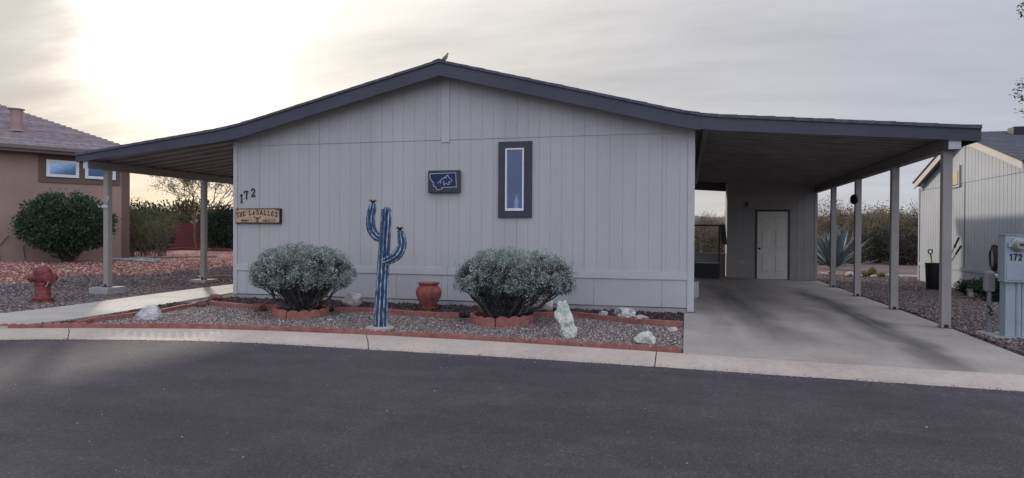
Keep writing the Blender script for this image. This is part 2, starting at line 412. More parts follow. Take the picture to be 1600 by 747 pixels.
xs = np.unique(np.concatenate([[-1500, -700, -300, -150, -90], np.arange(-60, -22, 2), np.arange(-22, -.1, .25), [-.022, -.018], np.arange(.2, 3.9, .6), [3.9, 4.0, 4.085, 4.095, 4.15, 4.3], np.arange(4.6, 14, .3), np.arange(14, 60, 2), [60, 90, 150, 300, 700, 1500]]))
vs_ = np.unique(np.concatenate([[-700, -300, -100, -40, -10, -2, -.004, 0, .05], np.arange(.25, 18, .25), np.arange(18, 60, 1.5), [70, 100, 200, 400, 800, 1600]]))
V = []; nx = len(xs); nv = len(vs_)
for x in xs:
    for v in vs_:
        y = kt(x) + v; z = gz(x, y + (1e-4 if v >= 0 else -1e-4))
        if v > 0.3: z += (noise.noise(Vector((x * .8, y * .8, 0))) * .02) * (0 if -.1 < x < 4.2 else 1)
        V.append((x, y, z))
idx = np.arange(nx * nv).reshape(nx, nv)
F = np.stack([idx[:-1, :-1], idx[1:, :-1], idx[1:, 1:], idx[:-1, 1:]], -1).reshape(-1, 4)
tag(npmesh('ground', V, F, M['ground'], loc=(0, 0, 0), smooth=False), kind='structure')

# street sheet, its far edge ragged over the kerb lip
mb = MB(); X = np.arange(-60, 60.01, .06)
top = [(x, kb(x) + .02 * noise.noise(Vector((x * 3, 0, 5))) + .014 * noise.noise(Vector((x * 17, 0, 9))), .009) for x in X]
P = [(x, y, z) for x, y, z in top] + [(x, -60, .009) for x in X]
n = len(X); mb.add(P, [(i, i + n, i + n + 1, i + 1) for i in range(n - 1)])
tag(mb.build('street', M['asphalt'], loc=(0, 0, 0)), kind='structure')
# kerb: sloping concrete strip poured in lengths
mb = MB()
joints = [-40, -30, -22, -17, -13.5, -10.9, -8.2, -3.9, -.33, 3.7, 7.4, 11, 20, 40]
ske = {-8.2: -.2, -3.9: -.16}
for a, b in zip(joints, joints[1:]):
    m_ = max(2, int((b - a) / .12)); rows = []
    for i in range(m_ + 1):
        t = i / m_; x = a + (b - a) * t
        s0 = ske.get(a, 0) * (1 - t) + ske.get(b, 0) * t
        g = .006 if i == 0 else (-.006 if i == m_ else 0)
        xb = x + g - s0 * .0; xt = x + g + s0 * 2.2
        rows.append([(xb, kb(xb) - .12, -.02), (xb, kb(xb), .0), (xb * .7 + xt * .3, kb(xb * .7 + xt * .3) * .7 + kt(xb * .7 + xt * .3) * .3, .018), (xb * .35 + xt * .65, kb(xb * .35 + xt * .65) * .35 + kt(xb * .35 + xt * .65) * .65, .062), (xt, kt(xt) - .03, .082), (xt, kt(xt) + .03, .084), (xt, kt(xt) + .03, -.02)])
    base = [p for r in rows for p in r]; k = 7
    mb.add(base, [(i * k + j, (i + 1) * k + j, (i + 1) * k + j + 1, i * k + j + 1) for i in range(m_) for j in range(k - 1)])
tag(mb.build('kerb', M['kerb'], loc=(0, 0, 0)), kind='structure')
# driveway slab
mb = MB(); ys = list(np.arange(8.0, 12.0, .2)) + list(np.arange(12, 27.01, 1.0)); us = np.linspace(0, 1, 12)
joint_y = 12.1
def xl(y): return -.02 + (.15) * sst(8, 12, y)*.0 if y < 12.05 else .16
def xr(y): return float(np.interp(y, [7.8, 9, 12, 27], [3.80, 3.88, 4.085, 4.14]))
k = 12
for ya, yb, st in ((8.0, 12.06, .2), (12.072, 17.5, .9), (17.512, 27.0, 1.2)):
    ys = list(np.arange(ya, yb - .05, st)) + [yb]; rows = []
    for y in ys:
        row = []
        for u in us:
            x = xl(y) + (xr(y) - xl(y)) * u; yy = y
            if y == 8.0: yy = kt(x) + .034
            row.append((x, yy, dz(x, yy)))
        rows.append(row)
    base = [p for r in rows for p in r]; n = len(rows)
    mb.add(base, [(i * k + j, i * k + j + 1, (i + 1) * k + j + 1, (i + 1) * k + j) for i in range(n - 1) for j in range(k - 1)])
    for col in (0, k - 1):
        e = [rows[i][col] for i in range(n)]
        mb.add(e + [(p[0], p[1], -.1) for p in e], [(i, i + 1, i + 1 + n, i + n) for i in range(n - 1)])
tag(mb.build('driveway', M['drive'], loc=(0, 0, 0)), kind='structure')
# walkway left of the house
near = [(-9.50, 7.55), (-9.30, 8.4), (-9.40, 9.5), (-9.55, 10.4), (-9.8, 12), (-10.0, 13.4), (-10.1, 16), (-10.1, 24)]
far = [(-11.15, 7.0), (-11.05, 8.7), (-11.03, 9.6), (-11.08, 10.2), (-11.35, 12.2), (-11.5, 13.8), (-11.6, 16), (-11.6, 24)]
mb = MB()
def wlk(t, T): 
    i = min(int(t), len(T) - 2); f = t - i; return (T[i][0] * (1 - f) + T[i + 1][0] * f, T[i][1] * (1 - f) + T[i + 1][1] * f)
for seg in ((0, 1.9), (1.912, 3.9), (3.912, 4.9), (4.908, 5.9), (5.904, 7)):
    ts = np.linspace(seg[0], seg[1], 8)
    A = [wlk(t, near) for t in ts]; B = [wlk(t, far) for t in ts]; z = .115
    A = [(a[0], max(a[1], kt(a[0]) + .03)) for a in A]; B = [(a[0], max(a[1], kt(a[0]) + .03)) for a in B]
    vv = [(*a, z) for a in A] + [(*b, z) for b in B] + [(*a, -.03) for a in A] + [(*b, -.03) for b in B]; n = 8
    ff = [(i, i + 1, n + i + 1, n + i) for i in range(n - 1)] + [(i, 2 * n + i, 2 * n + i + 1, i + 1) for i in range(n - 1)] + [(n + i, n + i + 1, 3 * n + i + 1, 3 * n + i) for i in range(n - 1)] + [(0, n, 3 * n, 2 * n), (n - 1, 3 * n - 1, 4 * n - 1, 2 * n - 1)]
    mb.add(vv, ff)
tag(mb.build('walkway', M['walk'], loc=(0, 0, 0)), kind='structure')
mb = MB(); mb.box(7.0, 16, 26.3, 27.5, -.02, .062)
tag(mb.build('rear_path', M['patch'], loc=(0, 0, 0)), kind='structure')
# hills
def hills(name, x0, x1, y, hs, seed):
    mb = MB(); n = 120; rows = 10; P = []
    for i in range(n + 1):
        t = i / n; x = x0 + (x1 - x0) * t
        h = np.interp(t, np.linspace(0, 1, len(hs)), hs) * (1 + .22 * noise.noise(Vector((t * 9, seed, 0))) + .08 * noise.noise(Vector((t * 33, seed, 0))))
        for j in range(rows + 1):
            u = j / rows; hh = h * math.sin(min(1, u) * PI / 2) * (1 + .12 * noise.noise(Vector((t * 30, u * 4, seed))))
            P.append((x, y + u * 160, max(-1, hh if j else -2)))
    k = rows + 1; mb.add(P, [(i * k + j, (i + 1) * k + j, (i + 1) * k + j + 1, i * k + j + 1) for i in range(n) for j in range(rows)])
    tag(mb.build(name, M['hills'], loc=(0, 0, 0), smooth=True), kind='structure')
hills('hills', -900, 700, 560, [26, 30, 24, 20, 22, 30, 26, 20, 23, 17, 19, 15, 12], 3)

# ------------------------------------------------------------------ gravel
rng = np.random.default_rng(5)
OCT = np.array([(1, 0, 0), (-1, 0, 0), (0, 1, 0), (0, -1, 0), (0, 0, 1), (0, 0, -1)], float)
OF = np.array([(0, 2, 4), (2, 1, 4), (1, 3, 4), (3, 0, 4), (2, 0, 5), (1, 2, 5), (3, 1, 5), (0, 3, 5)])
def stones(name, pts, size, mat, flat=.62, label=None, parent=None):
    pts = np.asarray(pts); n = len(pts)
    s = size * rng.uniform(.55, 1.35, (n, 1, 1)) * rng.uniform(.7, 1.25, (n, 1, 3)); s[:, :, 2] *= flat
    v = OCT[None] * s * rng.uniform(.72, 1.2, (n, 6, 3))
    a = rng.uniform(0, 2 * PI, n); ti = rng.uniform(-.6, .6, n)
    c, sn = np.cos(ti), np.sin(ti); x = v[..., 0] * c[:, None] + v[..., 2] * sn[:, None]; z = -v[..., 0] * sn[:, None] + v[..., 2] * c[:, None]; y = v[..., 1]
    c, sn = np.cos(a), np.sin(a); x2 = x * c[:, None] - y * sn[:, None]; y2 = x * sn[:, None] + y * c[:, None]
    V = np.stack([x2, y2, z], -1) + pts[:, None, :]
    F = (OF[None] + (np.arange(n) * 6)[:, None, None]).reshape(-1, 3)
    return npmesh(name, V.reshape(-1, 3), F, mat, parent=parent, loc=None if parent else (0, 0, 0))
def scatter(n, xr_, yr_, cond, lift=.004):
    out = []
    X = rng.uniform(*xr_, n); Y = rng.uniform(*yr_, n)
    for x, y in zip(X, Y):
        if cond(x, y): out.append((x, y, gz(x, y) + noise.noise(Vector((x * .8, y * .8, 0))) * .02 + lift))
    return out
INNER = [(-9.6, 11.0), (-8.80, 11.0), (-8.337, 10.86), (-7.889, 10.72), (-7.552, 10.68), (-7.165, 10.69), (-6.809, 10.65), (-5.987, 10.66), (-5.6, 10.82), (-5.075, 10.76), (-4.508, 10.58), (-4.136, 10.52), (-3.802, 10.53), (-3.398, 10.64), (-2.501, 11.02), (-2.209, 11.18), (-1.873, 11.3), (-1.548, 11.12), (-1.203, 10.88), (-0.935, 10.74), (-0.607, 10.58), (-0.287, 10.53), (-0.02, 10.56)]
WEDGE = [(-8.80, 8.1), (-8.92, 8.5), (-8.82, 9.05), (-8.76, 9.8), (-8.95, 10.6), (-9.05, 11.0)]
def wx(y): return float(np.interp(y, [p[1] for p in WEDGE], [p[0] for p in WEDGE]))
def nx_(y): return float(np.interp(y, [p[1] for p in near], [p[0] for p in near]))
def fx_(y): return float(np.interp(y, [p[1] for p in far], [p[0] for p in far]))
tag(stones('bed_gravel', scatter(105000, (-9.2, -.03), (8.2, 11.35), lambda x, y: y > kt(x) + .11 and y < interp(INNER, x) - .03 and x > wx(y) + .02), .0165, M['bedgravel']), 'small mixed grey and pink gravel filling the front bed', 'gravel', kind='stuff')
tag(stones('lava_gravel', scatter(9000, (-9.1, -.03), (10.1, 12.0), lambda x, y: y > interp(INNER, x) + .04, .03) + scatter(5000, (-9.8, -8.6), (7.8, 11), lambda x, y: nx_(y) + .03 < x < wx(y) - .04 and y > kt(x) + .1, .0), .042, M['lava'], .9), 'dark lava rock strip between the inner edging and the wall', 'gravel', kind='stuff')
gp = []
for _ in range(2600):
    gx_ = rng.uniform(-14, 9); gd = abs(rng.normal()) * .10 + .0; gp.append((gx_, kb(gx_) - gd + .04, .012 + max(0, .04 - gd) * .3))
for _ in range(500):
    gp.append((rng.uniform(-9, 6), rng.uniform(2.5, 7.6), .011))
tag(stones('street_grit', gp, .0065, M['bedgravel']), 'loose grit lying on the asphalt along the kerb', 'grit', kind='stuff')
def leftside(x, y):
    if y < kt(x) + .04: return False
    if fx_(y) - .03 < x < nx_(y) + .03: return False
    return x < fx_(y)
def v2_(x, y): return -.857 * x + .295 * y + 2.64 + (noise.noise(Vector((x * .5, y * .5, 3))) * .6)
tag(stones('grey_gravel', scatter(95000, (-22, -11), (6, 19.5), lambda x, y: leftside(x, y) and v2_(x, y) < 19.75), .026, M['greygravel']), 'grey gravel around the hydrant and the left posts', 'gravel', kind='stuff')
tag(stones('red_gravel', scatter(120000, (-26, -9.3), (9, 30), lambda x, y: leftside(x, y) and 19.5 < v2_(x, y) and (-.857 * x + .515 * y) < 29), .042, M['redgravel']), 'coarse red gravel in the yard of the pink stucco house', 'gravel', kind='stuff')
tag(stones('brown_gravel', scatter(110000, (4.13, 12), (7.4, 27), lambda x, y: y > kt(x) + .04 and x > xr(y) + .03), .026, M['browngravel']), 'brown gravel right of the driveway', 'gravel', kind='stuff')

# ------------------------------------------------------------------ main house
HX0, HX1, HY, HYB = -9.10, .13, 12.1, 24.0
PK = (-4.44, 4.69)            # ridge of the rake board (x, top z)
def rake(x):                   # top of rake / roof line in the gable front
    pts = [(-12.76, 3.175), (-9.15, 3.60), (-8.6, 3.70), (-4.44, 4.70), (-.1, 3.60), (.35, 3.515), (4.32, 3.185)]
    return interp(pts, x)
house = thing('house', (-4.5, 12.1, .1), 'long pale grey manufactured house with a dark gable edge, front and centre', 'house')
def cut(rect, hole):
    (a, b, c, d) = rect; (p, q, r, s) = hole
    if b <= p or a >= q or d <= r or c >= s: return [rect]
    o = []
    if a < p: o.append((a, p, c, d))
    if b > q: o.append((q, b, c, d))
    A, B = max(a, p), min(b, q)
    if c < r: o.append((A, B, c, r))
    if d > s: o.append((A, B, s, d))
    return o
# boards of the front wall, with real grooves
HOLE = (-3.36, -2.78, 1.83, 3.17)
mb = MB()
edges = [HX0 + .02]
x = -8.5 - .2283 * 3 + .12
seams = [-8.50, -7.13, -5.765, -4.40, -3.04, -1.78, -.41]
marks = []
for s0, s1 in zip([HX0 + .01] + seams, seams + [HX1 - .01]):
    if s1 - s0 > 1: st = [s0 + (s1 - s0) * i / 6 for i in range(6)]
    else:
        st = [s0]; q = s1
        q -= .2283
        tmp = []
        while q > s0 + .05: tmp.append(q); q -= .2283
        st += sorted(tmp)
    marks += [(q, q in (s0,)) for q in st]
marks.append((HX1 - .01, True))
for (a, sa), (b, sb) in zip(marks, marks[1:]):
    ga = .0055 if sa else .0017; gb = .0055 if sb else .0017
    for (p, q, r, s) in cut((a + ga, b - gb, .70, 3.258), HOLE):
        mb.box(p, q, HY, HY + .02, r, s)
    # gable board above the joint
    p, q = a + ga, b - gb
    mid = [p, q] if not (p < PK[0] < q) else [p, PK[0], q]
    pts = [(p, HY - .006, 3.272)] + [(q, HY - .006, 3.272)] + [(m_, HY - .006, rake(m_) - .12) for m_ in reversed(mid)]
    mb.prism(pts, (0, .026, 0))
# backing sheets (seen only in the grooves) + other walls
for (p, q, r, s) in cut((HX0 + .01, HX1 - .01, .3, 3.3), HOLE): mb.box(p, q, HY + .008, HY + .05, r, s)
mb.prism([(HX0 + .01, HY + .003, 3.29), (HX1 - .01, HY + .003, 3.29), (HX1 - .01, HY + .003, rake(HX1) - .14), (PK[0], HY + .003, PK[1] - .14), (HX0 + .01, HY + .003, rake(HX0) - .14)], (0, .04, 0))
mb.box(HX0, HX0 + .05, HY + .06, HYB, .1, 3.44); mb.box(HX1 - .05, HX1, HY + .06, HYB, .1, 3.44)
mb.prism([(HX0, HYB, .1), (HX1, HYB, .1), (HX1, HYB, 3.4), (PK[0], HYB, 4.5), (HX0, HYB, 3.4)], (0, .05, 0))
mb.build('wall', M['siding'], house)
# corner boards and batten
mb = MB()
mb.box(HX0 - .012, HX0 + .075, HY - .024, HY - .004, .20, 3.36); mb.box(HX0 - .012, HX0 + .004, HY - .004, HY + .09, .2, 3.36)
mb.build('corner_board', M['trim'], house, bevel=.003)
mb = MB(); mb.box(HX1 - .10, HX1 + .014, HY - .024, HY - .004, .15, 3.36); mb.box(HX1 - .003, HX1 + .014, HY - .004, HY + .10, .14, 3.36)
mb.build('corner_board', M['trim'], house, bevel=.003)
mb = MB(); mb.box(-4.525, -4.365, HY - .026, HY - .008, 3.22, PK[1] - .16)
mb.build('batten', M['trim'], house, bevel=.003)
mb = MB(); mb.box(-4.515, -4.385, HY - .010, HY - .002, .84, 3.215)
mb.build('batten', M['siding'], house, bevel=.002)
# skirting: flat panels under a level band
mb = MB(); se = [HX0 + .04, -8.80, -7.9, -6.65, -5.45, -4.52, -4.39, -3.05, -1.6, -.40, HX1 - .03]
for a, b in zip(se, se[1:]): mb.box(a + .003, b - .003, HY - .002, HY + .02, .215, .705)
mb.build('skirting', M['skirt'], house, bevel=.002)
mb = MB()
for a, b in zip([HX0 + .078, -6.5, -4.39, -1.9], [-6.503, -4.393, -1.903, HX1 - .103]): mb.box(a, b, HY - .022, HY - .003, .70, .835)
mb.build('skirting_band', M['trim'], house, bevel=.003)
mb = MB(); mb.box(HX0 - .02, HX1 + .02, HY + .012, HY + .2, -.05, .20)
mb.build('foundation', M['foundation'], house)
# window
WX0, WX1, WZ0, WZ1 = -3.39, -2.75, 1.79, 3.20
GX0, GX1, GZ0, GZ1 = -3.255, -2.90, 1.915, 3.075
w = MB()
for r in ((WX0, GX0, WZ0, WZ1), (GX1, WX1, WZ0, WZ1), (GX0, GX1, WZ0, GZ0), (GX0, GX1, GZ1, WZ1)): w.box(r[0], r[1], HY - .040, HY - .0065, r[2], r[3])
win = w.build('window', M['darktrim'], house)
w = MB(); f = .03
for r in ((GX0, GX0 + f, GZ0, GZ1), (GX1 - f, GX1, GZ0, GZ1), (GX0 + f, GX1 - f, GZ0, GZ0 + .05), (GX0 + f, GX1 - f, GZ1 - f, GZ1)): w.box(r[0] + .001, r[1] - .001, HY - .05, HY + .04, r[2] + .001, r[3] - .001)
w.build('window_frame', M['white'], win)
w = MB(); w.box(GX0 + f, GX1 - f, HY - .02, HY - .014, GZ0 + .05, GZ1 - f); w.build('pane', M['glass'], win)
w = MB()
w.box(GX0 - .2, GX1 + .2, HY + .9, HY + .92, 1.5, 3.3); w.box(GX0 - .2, GX1 + .2, HY + .06, HY + .9, 1.5, 1.91)
w.box(GX0 - .2, GX1 + .2, HY + .06, HY + .9, 3.19, 3.24); w.box(GX0 - .24, GX0 - .2, HY + .06, HY + .9, 1.5, 3.24); w.box(GX1 + .2, GX1 + .24, HY + .06, HY + .9, 1.5, 3.24)
w.build('window_recess', M['room'], win)
mb = MB(); mb.lathe([(.0, 0), (.042, 0), (.047, .02), (.047, .13), (.03, .18), (.018, .2), (.018, .235), (.024, .245), (0, .245)], (-3.055, HY + .035, 1.967), 16)
tag(mb.build('bottle', M['cyan'], loc=(-3.055, HY + .035, 1.967), smooth=True), 'pale blue bottle standing inside the narrow front window', 'bottle')
# roof of the house: stepped shingle courses over the full depth
FY = 11.72
def courses(mb, xa, xb, y0, y1, step=.30, th=.045, lip=.010, fn=rake):
    """shingle courses from the high end xa to the low end xb"""
    sgn = 1 if xb > xa else -1; n = max(1, int(round(abs(xb - xa) / step))); d = (xb - xa) / n
    for i in range(n):
        a = xa + d * i; b = a + d
        za, zb = fn(a), fn(b)
        jl = lip * random.uniform(.2, 1.1)
        mb.prism([(a, y0, za), (b, y0, zb + jl), (b, y0, zb - th), (a, y0, za - th)], (0, y1 - y0, 0))
mb = MB(); courses(mb, PK[0], -8.95, FY - .03, HYB + .4); courses(mb, PK[0], .22, FY - .03, HYB + .4)
mb.build('roof', M['shingle'], house)
mb = MB(); mb.prism([(PK[0] - .13, FY - .035, rake(PK[0] - .13) + .012), (PK[0], FY - .035, PK[1] + .03), (PK[0] + .13, FY - .035, rake(PK[0] + .13) + .012), (PK[0], FY - .035, PK[1] + .005)], (0, 12.6, 0))
mb.build('ridge_cap', M['shingle'], house)
def rakeboard(mb, xa, xb, y0, y1, t0=.047, depth=.285, n=10, d2=None):
    xs_ = sorted(np.linspace(xa, xb, n)); d2 = d2 or depth
    for a, b in zip(xs_, xs_[1:]):
        da = depth + (d2 - depth) * (a - xa) / (xb - xa); db = depth + (d2 - depth) * (b - xa) / (xb - xa)
        mb.prism([(a, y0, rake(a) - t0), (b, y0, rake(b) - t0), (b, y0, rake(b) - db), (a, y0, rake(a) - da)], (0, y1 - y0, 0))
mb = MB(); rakeboard(mb, -8.95, PK[0], FY, FY + .035, n=14); mb.build('fascia', M['fascia'], house)
mb = MB(); rakeboard(mb, PK[0] + .002, .22, FY, FY + .035, n=14); mb.build('fascia', M['fascia'], house)
mb = MB(); rakeboard(mb, -8.95, PK[0], FY + .04, HY - .01, .06, .11, 14); rakeboard(mb, PK[0], .22, FY + .04, HY - .01, .06, .11, 14); mb.build('soffit', M['siding'], house)

# ------------------------------------------------------------------ patio cover and carport
def ribbed(mb, x0, x1, y0, y1, pitch, drop=.05, th=.012, zoff=-.10):
    n = 6
    def roofz(x): return rake(x) + zoff
    xs_ = np.linspace(x0, x1, 4)
    for a, b in zip(xs_, xs_[1:]):
        mb.prism([(a, y0, roofz(a)), (b, y0, roofz(b)), (b, y0, roofz(b) - th), (a, y0, roofz(a) - th)], (0, y1 - y0, 0))
        y = y0 + pitch * .5
        while y < y1 - .05:
            mb.prism([(a, y, roofz(a) - th), (b, y, roofz(b) - th), (b, y, roofz(b) - th - drop), (a, y, roofz(a) - th - drop)], (0, .045, 0))
            y += pitch
def carport_post(x, y, w, z0, z1, root, foot=None):
    mb = MB(); mb.box(x - w / 2, x + w / 2, y - w / 2, y + w / 2, z0, z1)
    p = mb.build('post', M['post'], root, bevel=.006)
    mb = MB(); t = .006
    mb.box(x - w / 2 - .03, x + w / 2 + .03, y - w / 2 - .02, y + w / 2 + .02, z0 - .008, z0 + .004)
    mb.box(x - .03, x + .03, y - w / 2 - t, y - w / 2 - .001, z0, z0 + .055)
    mb.build('post_base', M['black'], p)
    if foot:
        mb = MB(); mb.box(x - foot, x + foot, y - foot, y + foot, z0 - .25, z0 - .009); mb.build('footing_block', M['block'], root, bevel=.012)
pc = thing('patio_cover', (-12.6, 12.3, .1), 'narrow dark roofed patio cover on two posts along the left side of the house', 'patio cover')
mb = MB(); ribbed(mb, -12.72, HX0 - .02, FY + .05, 17.5, .42); mb.build('roof_panel', M['soffit'], pc)
mb = MB(); courses(mb, -8.952, -12.78, FY - .03, 17.55, th=.05); mb.build('shingles', M['shingle'], pc)
mb = MB(); rakeboard(mb, -12.76, -8.953, FY, FY + .035, n=12, depth=.19, d2=.285); mb.build('fascia', M['fascia'], pc)
mb = MB(); mb.box(-12.79, -12.762, FY, 17.5, 2.99, 3.13); mb.build('eave_fascia', M['fascia'], pc)
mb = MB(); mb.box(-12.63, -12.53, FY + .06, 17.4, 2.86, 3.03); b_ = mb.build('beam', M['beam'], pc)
mb = MB(); mb.box(-12.64, -12.52, FY + .045, FY + .058, 2.85, 3.03); mb.build('beam_end', M['beamend'], b_)
carport_post(-12.58, 12.35, .125, .25, 2.86, pc, .26); carport_post(-12.65, 15.55, .125, .21, 2.86, pc, .26)
# bracket hook on the first post
mb = MB(); mb.tube([(-12.52, 12.27, 2.1), (-12.47, 12.22, 2.13), (-12.42, 12.2, 2.20), (-12.40, 12.2, 2.27)], .012, 6); mb.tube([(-12.66, 12.27, 2.05), (-12.70, 12.24, 2.03), (-12.72, 12.22, 2.08)], .014, 6); mb.box(-12.66, -12.50, 12.265, 12.285, 2.02, 2.08)
mb.build('hook_bracket', M['beamend'], pc)

cp = thing('carport', (4.0, 12.1, .03), 'deep dark roofed carport on four posts over the concrete driveway', 'carport')
CYB = 24.25
mb = MB(); ribbed(mb, HX1 + .03, 4.22, FY + .05, CYB, .36, .065); mb.build('roof_panel', M['soffit'], cp)
mb = MB(); courses(mb, .222, 4.35, FY - .03, CYB + .05, th=.05); mb.build('shingles', M['shingle'], cp)
mb = MB(); rakeboard(mb, .223, 4.32, FY, FY + .035, n=12, depth=.27, d2=.235); mb.build('fascia', M['fascia'], cp)
mb = MB(); mb.box(4.322, 4.35, FY, CYB, 2.95, 3.135); mb.build('eave_fascia', M['fascia'], cp)
mb = MB(); mb.prism([(.15, CYB + .06, 3.06), (4.2, CYB + .06, 2.80), (4.2, CYB + .06, 3.15), (.15, CYB + .06, 3.48)], (0, .04, 0)); mb.build('rear_fascia', M['fascia'], cp)
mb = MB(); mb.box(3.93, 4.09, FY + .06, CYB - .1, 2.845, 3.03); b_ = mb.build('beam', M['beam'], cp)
mb = MB(); mb.box(3.925, 4.095, FY + .04, FY + .058, 2.84, 3.00); mb.build('beam_end', M['beamend'], b_)
mb = MB(); mb.box(.27, .36, FY + .07, CYB, 3.26, 3.37); mb.build('ledger', M['beam'], cp)
for y in (12.07, 14.8, 17.73, 20.5): carport_post(4.0, y, .135, dz(4.0, y) + .004, 2.845, cp)
# thermometer disc hung on the third post
mb = MB(); mb.lathe([(0, -.035), (.10, -.035), (.12, -.02), (.12, .02), (.10, .035), (0, .035)], (3.905, 17.68, 2.36), 20, (-.9, -.45, 0)); mb.box(3.90, 3.935, 17.68, 17.72, 2.30, 2.42)
tag(mb.build('thermometer', M['black'], loc=(3.885, 17.72, 2.33), smooth=True), 'round black weather dial hung on the third carport post', 'thermometer')
# white outlet box low on the house side
mb = MB(); mb.box(.15, .27, 14.6, 14.85, .18, .50); mb.box(.18, .24, 14.66, 14.74, .13, .18)
tag(mb.build('utility_box', M['trim'], loc=(.15, 14.7, .14), bevel=.01), 'small pale utility box low on the side of the house by the driveway', 'box')

# shed
SX0, SX1, SY, SYB = 1.31, 4.02, 23.02, 24.15
shed = thing('shed', (2.6, 23.0, .05), 'brown grey storage shed under the back end of the carport', 'shed')
def shz(x): return rake(x) - .175
DX0, DX1, DZ0, DZ1 = 2.235, 3.165, .075, 2.245
mb = MB(); q = SX0 + .07
brd = [SX0 + .07]
while brd[-1] + .205 < SX1 - .07: brd.append(brd[-1] + .205)
brd.append(SX1 - .07)
for a, b in zip(brd, brd[1:]):
    for (p, q, r, s) in cut((a + .004, b - .004, .06, 2.83), (DX0 - .05, DX1 + .05, 0, DZ1 + .05)): mb.box(p, q, SY, SY + .02, r, s)
for (p, q, r, s) in cut((SX0, SX1, .03, 2.90), (DX0, DX1, 0, DZ1)): mb.box(p, q, SY + .012, SY + .06, r, s)
mb.box(SX0, SX0 + .05, SY + .06, SYB, .03, 3.2); mb.box(SX1 - .05, SX1, SY + .06, SYB, .03, 2.86); mb.box(SX0, SX1, SYB, SYB + .05, .03, 2.86)
mb.prism([(SX0, SY + .012, 2.9), (SX1, SY + .012, 2.9), (SX1, SY + .012, shz(SX1) + .02), (SX0, SY + .012, shz(SX0) + .02)], (0, .05, 0))
mb.build('wall', M['shed'], shed)
mb = MB(); mb.box(SX0 - .012, SX0 + .07, SY - .02, SY - .002, .05, 2.95); mb.build('corner_board', M['shed'], shed)
mb = MB(); mb.box(SX1 - .07, SX1 + .012, SY - .02, SY - .002, .03, 2.8); mb.build('corner_board', M['shed'], shed)
mb = MB()
for r in ((DX0 - .055, DX0, DZ0 - .03, DZ1 + .055), (DX1, DX1 + .055, DZ0 - .03, DZ1 + .055), (DX0, DX1, DZ1, DZ1 + .055), (DX0, DX1, .04, DZ0)): mb.box(r[0], r[1], SY - .035, SY - .0, r[2], r[3])
mb.box(DX0 - .09, DX1 + .09, SY - .05, SY - .036, DZ1 + .03, DZ1 + .065)
mb.build('door_frame', M['darktrim'], shed)
mb = MB(); mb.box(DX0 + .002, DX1 - .002, SY - .012, SY + .03, DZ0, DZ1 - .002)
wd = (DX1 - DX0); px = [(DX0 + .11, DX0 + wd / 2 - .05), (DX0 + wd / 2 + .05, DX1 - .11)]
door = mb.build('door', M['door'], shed)
for a, b in px:
    for c, d in ((.2, .82), (.98, 1.62), (1.76, 2.02)):
        mb = MB(); c += DZ0; d += DZ0
        # raised panel with bevelled frame
        o_ = SY - .012
        mb.prism([(a, o_ - .001, c), (b, o_ - .001, c), (b, o_ - .001, d), (a, o_ - .001, d)], (0, -.006, 0))
        i_ = .035
        mb.add([(a + i_, o_ - .008, c + i_), (b - i_, o_ - .008, c + i_), (b - i_, o_ - .008, d - i_), (a + i_, o_ - .008, d - i_), (a + i_ * 1.6, o_ - .018, c + i_ * 1.6), (b - i_ * 1.6, o_ - .018, c + i_ * 1.6), (b - i_ * 1.6, o_ - .018, d - i_ * 1.6), (a + i_ * 1.6, o_ - .018, d - i_ * 1.6)], [(4, 5, 6, 7), (0, 1, 5, 4), (1, 2, 6, 5), (2, 3, 7, 6), (3, 0, 4, 7)])
        mb.build('door_panel', M['door'], door)
mb = MB(); mb.lathe([(0, -.07), (.028, -.065), (.034, -.045), (.02, -.03), (.014, -.015), (.03, -.01), (.03, 0), (0, 0)], (DX0 + .07, SY - .012, 1.05), 14, (0, 1, 0)); mb.build('door_knob', M['black'], door, smooth=True)
lp = MB(); lp.box(1.86, 1.94, SY - .02, SY - .001, 2.42, 2.56); lp.lathe([(0, .0), (.035, .0), (.045, .03), (.05, .12), (.02, .15), (0, .16)], (1.90, SY - .10, 2.38), 12); lp.box(1.89, 1.91, SY - .1, SY - .02, 2.52, 2.54)
wlmp = lp.build('wall_lamp', M['lamp'], loc=(1.9, SY, 2.45), smooth=True); tag(wlmp, 'small unlit lantern on the shed wall left of its door', 'wall lamp')
mb = MB(); mb.box(1.74, 1.81, SY - .014, SY - .001, .56, .68); tag(mb.build('outlet_cover', M['plate'], loc=(1.77, SY, .6), bevel=.004), 'small outlet cover low on the shed wall', 'outlet')

# things in the gap between house and shed
mb = MB(); mb.box(.24, .98, 21.9, 22.5, .11, .57)
mb2 = MB()
tr = thing('planter_trough', (.6, 22.2, .11), 'black rectangular trough on the slab in the gap beside the shed', 'planter')
mb = MB()
for r in ((.22, 1.0, 21.9, 21.93), (.22, 1.0, 22.47, 22.5), (.22, .25, 21.93, 22.47), (.97, 1.0, 21.93, 22.47)): mb.box(*r, .13, .57)
mb.box(.24, .98, 21.92, 22.48, .11, .16); mb.build('trough_body', M['black'], tr)
mb = MB(); mb.box(.19, 1.03, 21.87, 22.53, .572, .60); mb.build('trough_lid', M['darktrim'], tr)
lw = thing('low_wall', (.6, 23.4, .1), 'low brown ledge behind the black trough', 'wall')
mb = MB(); mb.box(.16, 1.27, 23.3, 23.5, .08, .84); mb.build('ledge_body', M['shed'], lw)
mb = MB(); mb.box(.16, 1.28, 23.26, 23.54, .842, .875); mb.build('ledge_cap', M['beam'], lw)
gt = thing('gate_frame', (.7, 23.0, .1), 'thin black metal frame standing above the trough', 'frame')
mb = MB(); mb.box(.16, 1.2, 22.9, 22.95, 1.77, 1.82); mb.build('top_rail', M['black'], gt)
